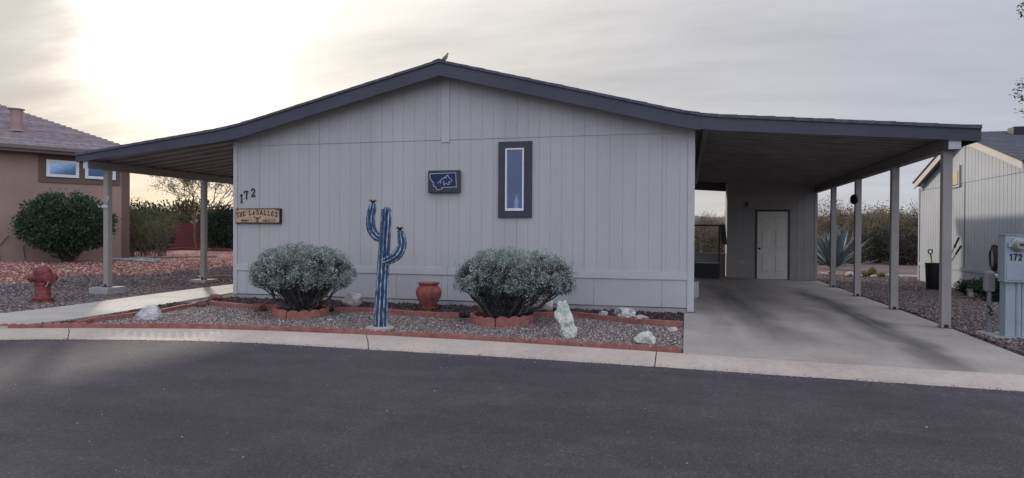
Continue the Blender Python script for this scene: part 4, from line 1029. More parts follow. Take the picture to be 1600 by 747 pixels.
# the two grey sage shrubs: trunk cluster fanning into a flat-bottomed dome
def sage(x, y, W, H, label, seed, offx=0, lo=.40):
    z = gz(x, y); root = thing('sage_shrub', (x, y, z), label, 'shrub', 'clipped grey green shrubs in front of the house')
    rg = np.random.default_rng(seed); rr_ = random.Random(seed)
    a, b = W / 2, W / 2 * .62
    def top(u):  return H * (lo + (1 - lo) * max(0, 1 - u ** 2.8) ** .6)
    def bot(u):  return H * (.24 + .28 * u)
    mb = MB(); tips = []
    for k in range(46):
        an = rr_.uniform(0, 2 * PI); u = rr_.uniform(.25, .97) if k > 12 else .93
        ex, ey = a * u * math.cos(an), b * u * math.sin(an)
        ez = bot(u) + .06 * H * rr_.random() + .03
        sx_, sy_ = rr_.uniform(-.10, .10) + .06 * math.cos(an), rr_.uniform(-.07, .07)
        p = branch(mb, (x + sx_, y + sy_, z), (x + offx + ex, y + ey, z + ez), .026 if k < 20 else .014, .005, .06, 7, seed * 100 + k, .05)
        for q in range(5):
            s = p[rr_.randint(4, 7)]; e = s + Vector((rr_.gauss(0, .09), rr_.gauss(0, .09), rr_.uniform(.02, .2)))
            branch(mb, s, e, .005, .002, 0, 3, q + k, .15, 4)
    # dense low stems
    for k in range(130):
        an = rr_.uniform(0, 2 * PI); u = rr_.uniform(0, .5)
        branch(mb, (x + rr_.gauss(0, .07), y + rr_.gauss(0, .06), z), (x + offx * .5 + a * u * math.cos(an), y + b * u * math.sin(an), z + H * rr_.uniform(.25, .6)), .008, .003, 0, 5, seed + k * 7, .10, 4)
    mb.build('branches', M['twig'], root)
    cen = []; out = []; siz = []
    # tufts: small rounded heads of leaves packed over the dome with dark gaps between them
    for k in range(560 if seed == 21 else 430):
        an = rr_.uniform(0, 2 * PI); u = math.sqrt(rr_.random()) if k % 3 else rr_.uniform(.8, 1.0)
        T, B = top(u), bot(u)
        f = 1 - .12 * rr_.random() if (k % 4 and u < .85) else rr_.uniform(.0, 1)
        lump = 1 + .13 * noise.noise(Vector((math.cos(an) * u * 3, math.sin(an) * u * 3, seed))) + .07 * noise.noise(Vector((math.cos(an) * u * 8, math.sin(an) * u * 8, seed)))
        c_ = Vector((x + offx + a * .95 * u * math.cos(an) * lump, y + b * .95 * u * math.sin(an) * lump, z + (B + (T - B) * f) * (1 + .4 * (lump - 1)) - .03))
        o_ = Vector((math.cos(an) * u * 1.1, math.sin(an) * u * 1.1, .35 + .8 * f)).normalized(); R0 = rr_.uniform(.05, .095)
        m_ = int(150 * (R0 / .075) ** 2)
        g = rg.normal(size=(m_, 3)); g /= np.linalg.norm(g, axis=1)[:, None]; dt = g @ np.array(o_)
        g = g[dt > -.25]; m_ = len(g); q = g * (R0 * rg.uniform(.55, 1.12, (m_, 1))) * np.array([1, 1, 1.15])
        cen.append(np.array(c_) + q); out.append(g * .8 + np.array([0, 0, .55]))
    for k in range(60):   # stray shoots
        an = rr_.uniform(0, 2 * PI); u = math.sqrt(rr_.random()); p0 = np.array([x + offx + a * u * math.cos(an), y + b * u * math.sin(an), z + top(u) - .03])
        d_ = np.array([rr_.gauss(0, .3) + math.cos(an) * u * .5, rr_.gauss(0, .3), 1.0]); L_ = rr_.uniform(.06, .13)
        t = np.linspace(0, 1, 14)[:, None]; cen.append(p0 + d_ * L_ * t + rg.normal(size=(14, 3)) * .006); out.append(np.tile(d_, (14, 1)))
    leaves('foliage', np.concatenate(cen), np.concatenate(out), .027, .42, M['sage'], root, seed)
    # inner fill of darker leaves
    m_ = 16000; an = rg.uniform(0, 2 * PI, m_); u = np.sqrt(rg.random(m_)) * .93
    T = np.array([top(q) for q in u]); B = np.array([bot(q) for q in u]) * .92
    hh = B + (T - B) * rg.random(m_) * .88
    leaves('inner_leaves', np.stack([x + offx + a * u * np.cos(an), y + b * u * np.sin(an), z + hh], 1), None, .045, .34, M['sagedark'], root, seed + 9)
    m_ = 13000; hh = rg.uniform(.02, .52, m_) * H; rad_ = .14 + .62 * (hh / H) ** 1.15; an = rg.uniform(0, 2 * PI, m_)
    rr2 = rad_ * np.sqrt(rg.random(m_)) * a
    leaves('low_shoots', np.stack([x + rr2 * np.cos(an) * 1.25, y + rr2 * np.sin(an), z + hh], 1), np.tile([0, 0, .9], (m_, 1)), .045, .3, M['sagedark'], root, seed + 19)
sage(-6.33, 10.20, 1.86, 1.16, 'left rounded grey green shrub ringed with red brick', 21, -.02, .62)
sage(-2.80, 10.32, 1.96, 1.12, 'right spreading grey green shrub in a ring of scalloped red brick', 34, .18, .66)

def bush(name, x, y, dims, label, mat, seed, leaf=.06, n=9000, asp=.5, clump=.12, group=None, stem=.12, hole=.0, cat='shrub', twigs=40, z=None, tmat='twig', pw=.5, spiky=0, lumpy=1.0, wisp=0):
    """irregular shrub: clumps of leaves on a bumpy shell and inside, twigs, short trunk"""
    z = gz(x, y) - .02 if z is None else z; root = thing(name, (x, y, z), label, cat, group)
    rg = np.random.default_rng(seed); rr_ = random.Random(seed); a, b, h = dims[0] / 2, dims[1] / 2, dims[2]
    zc = z + stem + (h - stem) * .5; hz_ = (h - stem) * .5
    cen = []; out = []; nc = max(30, n // 30)
    mb = MB()
    for k in range(nc):
        d_ = np.array([rr_.gauss(0, 1), rr_.gauss(0, 1), rr_.gauss(0, 1)]); d_ /= np.linalg.norm(d_)
        lump = 1 + lumpy * .22 * noise.noise(Vector((d_[0] * 2.2, d_[1] * 2.2, d_[2] * 2.2 + seed))) + lumpy * .12 * noise.noise(Vector((d_[0] * 6, d_[1] * 6, d_[2] * 6 + seed)))
        r_ = lump * (rr_.random() ** .28)
        if hole and noise.noise(Vector((d_[0] * 4, d_[1] * 4, d_[2] * 4 + seed * 2))) > .35 - hole: continue
        c_ = np.array([x + d_[0] * a * r_, y + d_[1] * b * r_, zc + d_[2] * hz_ * r_])
        cen.append(c_ + rg.normal(size=(30, 3)) * clump * np.array([1, 1, .8])); out.append(np.tile(d_ * .6 + np.array([0, 0, .2 + spiky]), (30, 1)))
        if k < twigs: branch(mb, (x + rr_.gauss(0, .05 * a), y + rr_.gauss(0, .05 * b), z), c_ + d_ * .1 * h, .012 * max(1, h), .003, 0, 5, seed + k, .08, 4)
    for k in range(wisp):
        an = rr_.uniform(0, 2 * PI); u = rr_.random() ** .5 * .8
        p0 = Vector((x + a * u * math.cos(an), y + b * u * math.sin(an), z + h * .7)); d_ = Vector((math.cos(an) * .35, math.sin(an) * .35, 1)) + Vector((rr_.gauss(0, .25), rr_.gauss(0, .25), 0))
        P = branch(mb, p0, p0 + d_ * h * rr_.uniform(.22, .5), .016, .006, 0, 6, seed + k * 3, .09, 4)
        for q in range(2, 7):
            for _ in range(2):
                e = P[min(q, 6)] + Vector((rr_.gauss(0, .16), rr_.gauss(0, .16), rr_.uniform(.05, .3))) * h * .35; branch(mb, P[min(q, 6)], e, .008, .004, 0, 3, q + k, .12, 3)
                cen.append(np.array(e) + rg.normal(size=(5, 3)) * .06 * h); out.append(np.tile([0, 0, .5], (5, 1)))
    mb.build('branches', M[tmat], root)
    leaves('foliage', np.concatenate(cen), np.concatenate(out), leaf, asp, mat, root, seed)
    return root
def bare(name, x, y, h, label, seed, mat='bark', spread=.5, leafmat=None, leafn=0, lsz=.06, r0=.05, lean=(0, 0), z=None, group=None, levels=5, cat='tree', kids=3, first=.30):
    z = gz(x, y) if z is None else z; root = thing(name, (x, y, z), label, cat, group)
    rr_ = random.Random(seed); mb = MB(); tips = []
    def grow(p, d, L, r, lev):
        q = p + d * L; branch(mb, p, q, r, r * .66, 0, 4 if lev < 2 else 3, rr_.randint(0, 9999), .09, 6 if lev < 2 else 4)
        if lev >= levels: tips.append(q); return
        for k in range(kids if lev < levels - 1 else 2):
            dd = (d + Vector((rr_.gauss(0, spread), rr_.gauss(0, spread), rr_.gauss(.08, spread * .5)))).normalized()
            grow(q if k else p.lerp(q, .8), dd, L * rr_.uniform(.62, .85), r * .62, lev + 1)
        tips.append(q)
    d0 = Vector((lean[0], lean[1], 1)).normalized()
    grow(Vector((x, y, z - .05)), d0, h * first, r0, 0)
    mb.build('trunk', M[mat], root)
    if leafmat:
        T = np.array([tuple(t) for t in tips]); rg = np.random.default_rng(seed)
        c_ = T[rg.integers(0, len(T), leafn)] + rg.normal(size=(leafn, 3)) * .1
        leaves('crown', c_, None, lsz, .45, leafmat, root, seed)
    return root
# neighbour frame (left pink house)
NB = Vector((-17.45, 17.95, 0)); ND = Vector((.515, .857, 0)); NN = Vector((.857, -.515, 0))
def nl(a, o, z): return NB - ND * a + NN * o + Vector((0, 0, z))
p_ = nl(1.98, 1.35, 0)
bush('round_bush', p_.x, p_.y, (2.6, 2.2, 1.98), 'big dark green clipped round bush in front of the pink stucco wall', M['roundbush'], 77, .075, 26000, .5, .055, None, .28, 0, 'shrub', 30, gz(p_.x, p_.y), lumpy=.12)

# ------------------------------------------------------------------ left neighbour house
lh = thing('stucco_house', tuple(nl(4, -3, .5)), 'pink brown stucco house with a grey shingle hip roof at the left edge', 'house')
mb = MB(); LA = 17
mb.obox(nl(LA, 0, .3), ND * LA, -NN * 9, (0, 0, 3.5)); mb.build('wall', M['stucco'], lh)
mb = MB(); mb.obox(nl(.20, .001, .3), ND * .2, NN * .02, (0, 0, 3.45)); mb.obox(nl(-.022, .02, .3), -NN * .2, -ND * .02, (0, 0, 3.45)); mb.build('corner_trim', M['stuccoband'], lh)
mb = MB(); mb.obox(nl(LA, .0015, .25), ND * (LA - .21), NN * .012, (0, 0, .33)); mb.build('base_band', M['stuccoband'], lh)
mb = MB(); mb.obox(nl(2.42, .0015, 2.95), ND * 2.16, NN * .035, (0, 0, .84)); mb.build('window_surround', M['stuccoband'], lh)
for a0, a1 in ((2.24, 1.40), (1.24, .40)):
    mb = MB(); z0, z1 = 3.12, 3.63; w_ = .085; L_ = a0 - a1
    mb.obox(nl(a0, .038, z0), ND * L_, NN * .05, (0, 0, w_)); mb.obox(nl(a0, .038, z1 - w_), ND * L_, NN * .05, (0, 0, w_))
    mb.obox(nl(a0, .0385, z0 + w_), ND * w_, NN * .0495, (0, 0, z1 - z0 - 2 * w_)); mb.obox(nl(a1 + w_, .0385, z0 + w_), ND * w_, NN * .0495, (0, 0, z1 - z0 - 2 * w_))
    wn = mb.build('window', M['white'], lh)
    mb = MB(); mb.obox(nl(a0 - w_, .055, z0 + w_), ND * (L_ - 2 * w_), NN * .006, (0, 0, z1 - z0 - 2 * w_)); mb.build('pane', M['blueglass'], wn)
    mb = MB(); mb.obox(nl(a0 - w_, .040, z0 + w_), ND * (L_ - 2 * w_), NN * .004, (0, 0, z1 - z0 - 2 * w_)); mb.build('blind', M['bluedark'], wn)
# hip roof in stepped courses
mb = MB(); pz0, pitch = 3.97, .46; nC = 38; run = 5.2; dr = run / nC
for i in range(nC):
    t0, t1 = i * dr, (i + 1) * dr + .02
    za, zb = pz0 + pitch * t0, pz0 + pitch * t1
    mb.prism([nl(LA, .48 - t0, za + .012), nl(LA, .48 - t1, zb), nl(LA, .48 - t1, zb - .03), nl(LA, .48 - t0, za - .02)], ND * (LA + .48 - t0))
    # end hip
    mb.prism([nl(-.48 + t0, .48 - t0, za + .012), nl(-.48 + t1, .48 - t1, zb), nl(-.48 + t1, .48 - t1, zb - .03), nl(-.48 + t0, .48 - t0, za - .02)], -NN * (9.9 - 2 * t0))
def shingle_mat():
    m, nt, b = newmat('grey_shingle_courses'); g = nt.nodes.new('ShaderNodeNewGeometry'); p = g.outputs['Position']
    n1 = noisetex(nt, p, 6, 4, .6); n2 = noisetex(nt, p, 90, 2)
    c = ramp(nt, g.outputs['Random Per Island'], [(0, (.19, .155, .165)), (1, (.26, .215, .22))]).outputs[0]
    c = mixc(nt, 1, c, ramp(nt, n1, [(.35, (.7, .68, .7)), (.65, (1.12,) * 3)]).outputs[0], 'MULTIPLY')
    nt.links.new(c, b.inputs['Base Color']); b.inputs['Roughness'].default_value = .9; bump(nt, b, n2, .5, .01); return m
M['shinglegrey'] = shingle_mat()
mb.build('roof', M['shinglegrey'], lh)
mb = MB(); mb.obox(nl(LA, .46, 3.78), ND * (LA + .46), NN * .03, (0, 0, .18)); mb.obox(nl(LA, .492, 3.86), ND * (LA + .49), NN * .07, (0, 0, .09)); mb.obox(nl(-.47, .46, 3.78), -NN * 9.9, -ND * -.03, (0, 0, .18)); mb.build('fascia', M['brownfascia'], lh)
mb = MB(); mb.obox(nl(LA, .02, 3.77), ND * (LA + .44), NN * .43, (0, 0, .012)); mb.build('soffit', M['stuccoband'], lh)
vp = nl(2.85, -.75, pz0 + pitch * 1.2 - .05)
mb = MB(); mb.lathe([(0, 0), (.26, 0), (.24, .03), (.175, .06), (.16, .34), (.15, .40), (.165, .55), (.165, .66), (.21, .665), (.21, .69), (.05, .70), (0, .70)], vp, 20); mb.build('roof_vent', M['ventpaint'], lh, smooth=True)
# dead wires / drip lines beside the bush
mb = MB(); 
for da in (3.35, 2.75): mb.tube([nl(da, .06, .62), nl(da + .05, .05, 1.0), nl(da - .2, .05, 1.35)], .012, 5)
tag(mb.build('drip_pipe', M['twig'], loc=tuple(nl(3, .05, .6))), 'thin dark pipe on the stucco wall left of the round bush', 'pipe')
# garden hose and timber behind
p_ = nl(.25, 1.0, 0); mb = MB(); P_ = []
for i in range(90):
    a = i / 90 * 2 * PI * 3.2; r_ = .40 + .18 * math.sin(i * .13) + .05 * i / 90
    xx, yy_ = p_.x + .1 + r_ * 1.5 * math.cos(a), p_.y + r_ * .9 * math.sin(a); P_.append((xx, yy_, gz(xx, yy_) + .045 + .008 * math.sin(i)))
mb.tube(P_, .022, 7); tag(mb.build('garden_hose', M['hose'], loc=(p_.x, p_.y, gz(p_.x, p_.y)), smooth=True), 'pale blue green garden hose looped on red gravel at the stucco house corner', 'hose')
q0, q1 = Vector((-17.0, 18.35, 0)), Vector((-15.55, 19.75, 0)); dd = (q1 - q0)
mb = MB(); mb.obox((q0.x, q0.y, gz(q0.x, q0.y) - .03), dd, Vector((-dd.y, dd.x, 0)).normalized() * .12, (0, 0, .12)); tag(mb.build('timber_edging', M['wood'], loc=tuple(q0), bevel=.01), 'long weathered timber lying on red gravel by the leafy shrubs', 'timber')
# low wooden border by the second post
wb = thing('wooden_border', (-12.6, 16.7, .18), 'low reddish wooden garden border behind the second patio post', 'border')
for (a, b) in (((-12.95, 15.95), (-11.9, 17.75)), ((-13.35, 16.3), (-12.3, 18.1)), ((-13.0, 15.93), (-13.38, 16.28))):
    d_ = Vector((b[0] - a[0], b[1] - a[1], 0)); n2_ = Vector((-d_.y, d_.x, 0)).normalized() * .09
    mb = MB(); mb.obox((a[0], a[1], .10), d_, n2_, (0, 0, .15)); mb.build('board', M['wood'], wb, bevel=.006)
# ------------------------------------------------------------------ camera frame helper (column of the photo + distance -> ground plan)
YAW = R(14.5); CAMZ = 1.5
def W2(px, f):
    t = (px - 800) / 1050.; return (f * (t * math.cos(YAW) - math.sin(YAW)), f * (t * math.sin(YAW) + math.cos(YAW)))

# ------------------------------------------------------------------ planting behind, left
def oleander(x, y, h, w, label, seed, n=38, mat='oleander', group=None):
    z = gz(x, y); root = thing('leafy_shrub', (x, y, z), label, 'shrub', group)
    rr_ = random.Random(seed); rg = np.random.default_rng(seed); mb = MB(); cen = []; out = []
    for k in range(n):
        an = rr_.uniform(0, 2 * PI); u = rr_.random() ** .6; hh = h * rr_.uniform(.55, 1.0) * (1 - .18 * u)
        tx, ty = x + math.cos(an) * u * w / 2, y + math.sin(an) * u * w / 2
        P = branch(mb, (x + rr_.gauss(0, .12), y + rr_.gauss(0, .12), z - .02), (tx, ty, z + hh), .016, .004, 0, 8, seed * 50 + k, .05, 4)
        for q in range(2, 9):
            m_ = 9 if q < 8 else 16
            s = np.array(P[min(q, 8)]) ; cen.append(s + rg.normal(size=(m_, 3)) * .055); out.append(np.tile([math.cos(an) * .3, math.sin(an) * .3, .8], (m_, 1)))
            if rr_.random() < .6:
                e = P[min(q, 8)] + Vector((rr_.gauss(0, .13), rr_.gauss(0, .13), rr_.uniform(.05, .22))); branch(mb, P[min(q, 8)], e, .005, .002, 0, 2, q, .1, 3)
                cen.append(np.array(e) + rg.normal(size=(9, 3)) * .05); out.append(np.tile([0, 0, .8], (9, 1)))
    mb.build('stems', M['bark'], root)
    leaves('foliage', np.concatenate(cen), np.concatenate(out), .085, .2, M[mat], root, seed)
LG = 'leafy shrubs behind the stucco house corner'
for px, f, h, w, n_, lb, sd in ((209, 23.3, 2.3, 1.1, 20, 'tall thin leafed shrub touching the stucco house corner', 3), (226, 24.6, 1.85, 1.2, 20, 'shorter leafy shrub second from the stucco house corner', 4), (247, 23.0, 2.05, 1.35, 20, 'leafy fan shaped shrub with pale bare stems standing at the long timber', 5)):
    x, y = W2(px, f); oleander(x, y, h, w, lb, sd, n=n_, group=LG)
x, y = W2(214, 31); bush('dark_shrub', x, y, (2.6, 2.2, 1.75), 'dense dark shrub behind the leafy shrubs at the stucco house', M['hedge'], 91, .13, 7000, .5, .15)
x, y = W2(238, 33.5); bush('dark_shrub', x, y, (1.5, 1.5, 1.35), 'dark shrub just left of the maroon wall', M['hedge'], 92, .13, 6000, .5, .15)
x, y = W2(300, 46); bush('green_shrub', x, y, (7, 3, 2.9), 'broad hazy green shrub rising behind the maroon wall', M['olive'], 93, .2, 7000, .5, .25)
x, y = W2(235, 48); bush('green_shrub', x, y, (6, 3, 2.7), 'broad green shrub far behind the stucco house corner', M['hedge'], 94, .2, 6000, .5, .25)
x, y = W2(357, 33); bush('dark_hedge', x, y, (2.5, 2.2, 2.15), 'dark clipped hedge behind the left end of the grey house', M['hedge'], 95, .10, 12000, .5, .11)
a_ = Vector((*W2(258, 36.5), 0)); b_ = Vector((*W2(352, 36.5), 0))
mb = MB(); d_ = b_ - a_; nn_ = Vector((-d_.y, d_.x, 0)).normalized() * .2
mb.obox((a_.x, a_.y, .4), d_, nn_, (0, 0, 1.55)); mw = mb.build('maroon_wall', M['maroon'], loc=(a_.x, a_.y, .5)); tag(mw, 'plain maroon garden wall between dark shrubs and the slim trees', 'wall')
mb = MB(); P_ = []
for i in range(30):
    t = i / 29; px = 262 + 100 * t; f = 32.6 + 1.2 * math.sin(t * 5) ; P_.append((*W2(px, f), .60 + .02 * math.sin(t * 9)))
mb.tube(P_, .09, 8); tag(mb.build('maroon_curb', M['maroon'], loc=P_[0], smooth=True), 'low rounded maroon curb curving in front of the maroon wall', 'curb')
x, y = W2(306, 34); bare('slim_tree', x, y, 3.6, 'slim tree with airy yellowish crown in front of the maroon wall', 12, 'barktree', .42, M['sparse'], 4200, .075, .05, (-.08, 0), levels=5, first=.42)
x, y = W2(327, 33.5); bare('slim_tree', x, y, 3.6, 'slim leaning tree between maroon wall and dark hedge', 25, 'barktree', .45, M['sparse'], 4200, .075, .06, (.10, 0), levels=5, first=.42)
x, y = W2(243, 27.5); bare('bare_shrub', x, y, 1.9, 'thin pale branching shrub in front of the dark shrubs', 31, 'barktree', .6, M['sparse'], 500, .06, .025, (.1, 0), levels=4, cat='shrub')

# ------------------------------------------------------------------ planting behind, right and in the gap
SG = 'desert scrub behind the carport'
specs = [ # px, f, w, depth, h, mat, leaf, label
 (1108, 40, 4.2, 3, 2.0, 'olive', .12, 'olive green scrub bush filling the gap beside the shed'),
 (1085, 44, 4.0, 3, 2.3, 'brownleaf', .13, 'dark scrub bush at the left of the gap beside the house'),
 (1132, 43, 2.6, 2, 2.5, 'orange', .12, 'orange winter bush in the gap just left of the shed'),
 (1284, 41, 3.6, 2.5, 2.75, 'tanleaf', .12, 'tan winter bush behind the big agave'),
 (1300, 47, 3.4, 2.5, 2.9, 'orange', .13, 'brownish orange bush farthest behind the agave'),
 (1318, 44, 2.6, 2.2, 3.2, 'hedge', .12, 'dark green bush between the fourth and third posts'),
 (1350, 40, 4.4, 3, 2.9, 'tanleaf', .12, 'wide tan bush right of the third post'),
 (1386, 42, 3.4, 2.6, 3.0, 'olive', .12, 'olive bush behind the second post'),
 (1412, 39, 3.4, 2.6, 2.75, 'orange', .11, 'yellowish bush between second post and pale metal house'),
 (1436, 37, 3.2, 2.6, 2.6, 'olive', .11, 'olive bush at the far corner of the pale metal house'),
 (1338, 35, 3.0, 2.0, 1.9, 'brownleaf', .11, 'low dark brown scrub behind the barrel cacti'),
 (1372, 36, 3.2, 2.0, 2.1, 'brownleaf', .11, 'dark brown scrub in the middle of the thicket'),
 (1408, 34, 3.2, 2.0, 1.9, 'hedge', .11, 'low dark green scrub right of the second post'),
 (1432, 33.5, 2.6, 2.0, 1.8, 'brownleaf', .11, 'low brown scrub beside the rear path'),
 (1296, 33, 2.8, 1.6, 1.3, 'brownleaf', .10, 'low scrub at the foot of the agave'),
]
for i, (px, f, w, d_, h, mt, lf, lb) in enumerate(specs):
    x, y = W2(px, f); h *= .93; bush('desert_bush', x, y, (w, d_, h), lb, M[mt], 200 + i, lf, int(2600 * w), .35, .14, SG, .15, .22, 'shrub', 60, tmat='bark', lumpy=1.3, wisp=14 if h > 2.2 else 5)
for i, (px, f, h, lb) in enumerate(((1096, 38, 3.2, 'bare thorny tree at the left of the gap beside the shed'), (1118, 40, 3.1, 'bare branching tree at the right of the gap beside the shed'), (1358, 41, 3.9, 'bare tan tree standing out of the bushes right of the third post'), (1375, 44, 4.2, 'taller bare tree left of the second post'), (1335, 45, 3.9, 'bare tree behind the third post'), (1418, 43, 4.1, 'bare twiggy tree left of the pale metal house'), (1275, 46, 3.9, 'bare tree rising behind the shed corner'))):
    x, y = W2(px, f); bare('bare_tree', x, y, h, lb, 60 + i, 'bark', .62, M['tanleaf'], 900, .07, .05, (0, 0), levels=6, kids=3, group='bare desert trees', first=.26)
# agave
x, y = W2(1303, 28.6); z = gz(x, y) - .05; ag = thing('agave', (x, y, z), 'huge blue green agave beside the back corner of the shed', 'agave')
rr_ = random.Random(8)
for k in range(62):
    an = k * 2.39996; el = .30 + 1.15 * (k / 62) ** .8; L = rr_.uniform(1.7, 2.1) * (1 - .1 * (k / 62)); mb = MB()
    d_ = Vector((math.cos(an), math.sin(an), 0)); s_ = Vector((-math.sin(an), math.cos(an), 0)); rows = []; n_ = 9
    for i in range(n_ + 1):
        t = i / n_; e = el + (.25 * t if el > .8 else .38 * t * (1 - t) + .1 * t) * (1 if k % 3 else -.7); p = Vector((x, y, z + .1)) + d_ * (L * t * math.cos(e)) + Vector((0, 0, 1)) * (L * t * math.sin(e))
        wd = .115 * (1 - t) ** .55 * (.6 + .9 * t if t < .4 else .96); nrm = (Vector((0, 0, 1)) * math.cos(e) - d_ * math.sin(e))
        rows.append([p + s_ * wd, p - nrm * wd * .25, p - s_ * wd, p + nrm * (.02 - wd * .15)])
    vs2 = [q for r in rows for q in r]; mb.add(vs2, [(i * 4 + j, (i + 1) * 4 + j, (i + 1) * 4 + (j + 1) % 4, i * 4 + (j + 1) % 4) for i in range(n_) for j in range(4)]); mb.build('leaf', M['agave'], ag, smooth=False)
# barrel cacti with stones
for dx, dy, r_, h_, lb in ((0, 0, .15, .36, 'tallest round barrel cactus of the cluster on the rear gravel'), (-.28, -.1, .13, .22, 'small barrel cactus left of the tallest one'), (.27, -.15, .12, .19, 'small barrel cactus right of the tallest one'), (.05, -.35, .12, .17, 'lowest barrel cactus in front of the cluster')):
    x0, y0 = 6.35 + dx, 26.0 + dy; z0 = gz(x0, y0); mb = MB(); n_ = 12
    mb.tube([(x0, y0, z0 + h_ * t / n_) for t in range(n_ + 1)], [max(.015, r_ * math.sin(PI * (.18 + .82 * t / n_)) ** .6) for t in range(n_ + 1)], 56, 14, .2)
    tag(mb.build('barrel_cactus', M['barrel'], loc=(x0, y0, z0)), lb, 'cactus', 'barrel cacti on the rear gravel')
for i, (dx, dy, s_) in enumerate(((-.55, -.35, .34), (-.1, -.6, .28), (.45, -.4, .38), (.7, 0, .3), (-.7, .1, .4), (-1.2, .6, .4), (-1.5, .3, .3), (.95, -.3, .22))):
    tag(rock('border_stone', 6.35 + dx, 26.0 + dy, (s_, s_ * .8, s_ * .5), 70 + i, M['boulder'], '', i, .3, sub=3), 'pale stone laid around the barrel cacti', 'rock', 'stones around the barrel cacti')

# ------------------------------------------------------------------ right neighbour
rh = thing('metal_house', (9.5, 20.4, .1), 'pale blue grey ribbed house with a cream gable edge at the right', 'house')
NX, YA, YB, YP = 7.2, 17.12, 24.0, 20.41
def rt(y): return 4.27 - abs(y - YP) * .308
def panel(mb, y0, y1, z0, top, x0, th, cutr=None):
    pass
mb = MB(); ysm = []; y = YB - .06
while y > YA: ysm.append(y); y -= .20
ysm.append(YA)
for a, b in zip(ysm, ysm[1:]):
    hi, lo = a - .007, b + .007
    if abs(a - b) < .03: continue
    mb.box(NX, NX + .02, lo, hi, .63, 2.905)
    pts = [(NX - .006, lo, 2.92), (NX - .006, hi, 2.92), (NX - .006, hi, rt(hi) - .16)] + ([(NX - .006, YP, rt(YP) - .16)] if lo < YP < hi else []) + [(NX - .006, lo, rt(lo) - .16)]
    mb.prism(pts, (.024, 0, 0))
mb.prism([(NX + .012, YA, .06), (NX + .012, YB - .01, .06), (NX + .012, YB - .01, rt(YB) - .2), (NX + .012, YP, 4.1), (NX + .012, YA, rt(YA) - .2)], (.05, 0, 0))
mb.box(NX + .07, 20, YA + .0, YA + .05, .06, 3.0); mb.box(NX + .07, 20, YB - .06, YB - .01, .06, 3.0)
mb.build('wall', M['bluewall'], rh)
mb = MB(); y = YB - .1
while y > YA + 1: mb.box(NX - .002, NX + .011, y - 1.2, y - .008, .10, .56); y -= 1.2
mb.build('skirting', M['bluewall'], rh)
mb = MB(); mb.box(NX - .022, NX - .003, YA, YB - .08, .56, .655); mb.build('skirting_band', M['bluewall'], rh)
mb = MB(); mb.box(NX - .024, NX + .005, YB - .075, YB + .012, .08, rt(YB) - .17); mb.build('corner_board', M['bluewall'], rh)
mb = MB(); mb.box(NX - .012, NX - .0005, YP - .035, YP - .005, .66, 4.1); mb.build('seam_strip', M['beam'], rh)
mb = MB(); mb.box(NX - .05, NX - .008, 20.66, 21.45, 2.83, 2.88); mb.box(NX - .05, NX - .008, 20.66, 20.72, 2.88, 3.42); gv = mb.build('gable_vent', M['trim'], rh)
mb = MB(); mb.box(NX - .055, NX - .007, 20.76, 21.4, 2.90, 3.26); mb.build('louvre', M['gold'], gv)
mb = MB(); xf = 7.0
for s_, e_ in ((16.78, YP), (YP + .001, 23.88)):
    mb.prism([(xf, s_, rt(s_) - .03), (xf, e_, rt(e_) - .03), (xf, e_, rt(e_) - .225), (xf, s_, rt(s_) - .20)], (.035, 0, 0))
mb.build('fascia', M['cream'], rh)
mb = MB()
for s_, e_ in ((16.78, YP), (YP + .001, 23.88)): mb.prism([(xf + .037, s_, rt(s_) - .14), (xf + .037, e_, rt(e_) - .14), (xf + .037, e_, rt(e_) - .155), (xf + .037, s_, rt(s_) - .155)], (.155, 0, 0))
mb.box(xf + .04, 20, 16.80, 16.83, 2.96, 3.12); mb.build('soffit', M['beam'], rh)
mb = MB(); n_ = 22
for s_, e_ in ((16.72, YP), (23.94, YP)):
    for i in range(n_):
        a = s_ + (e_ - s_) * i / n_; b = s_ + (e_ - s_) * (i + 1.05) / n_ if i < n_ - 1 else e_
        mb.prism([(6.97, a, rt(a) + .012), (6.97, b, rt(b)), (6.97, b, rt(b) - .028), (6.97, a, rt(a) - .028)], (13, 0, 0))
mb.build('roof', M['shingle'], rh)
mb = MB(); mb.box(8.05, 8.45, 19.75, 20.12, rt(19.75) + .0, rt(20.12) + .11); mb.build('roof_vent', M['black'], rh, bevel=.02)
# hose coil on that wall
mb = MB(); P_ = []
for i in range(160):
    a = i / 160 * 2 * PI * 5; k = 1 - .07 * (i / 32); P_.append((NX - .05 - .012 * (i / 32), 18.45 + (.22 * k) * math.sin(a) * (1 + .1 * math.sin(i * .4)), .96 + .33 * k * math.cos(a) + .01 * math.sin(i)))
mb.tube(P_, .013, 6); hc = thing('hose_coil', (NX, 18.45, .7), 'dark garden hose coiled on the pale metal house wall behind the meter box', 'hose')
mb.build('coil', M['hosedark'], hc, smooth=True); mb = MB(); mb.box(NX - .10, NX - .0, 18.40, 18.50, 1.22, 1.27); mb.build('hose_hook', M['black'], hc)

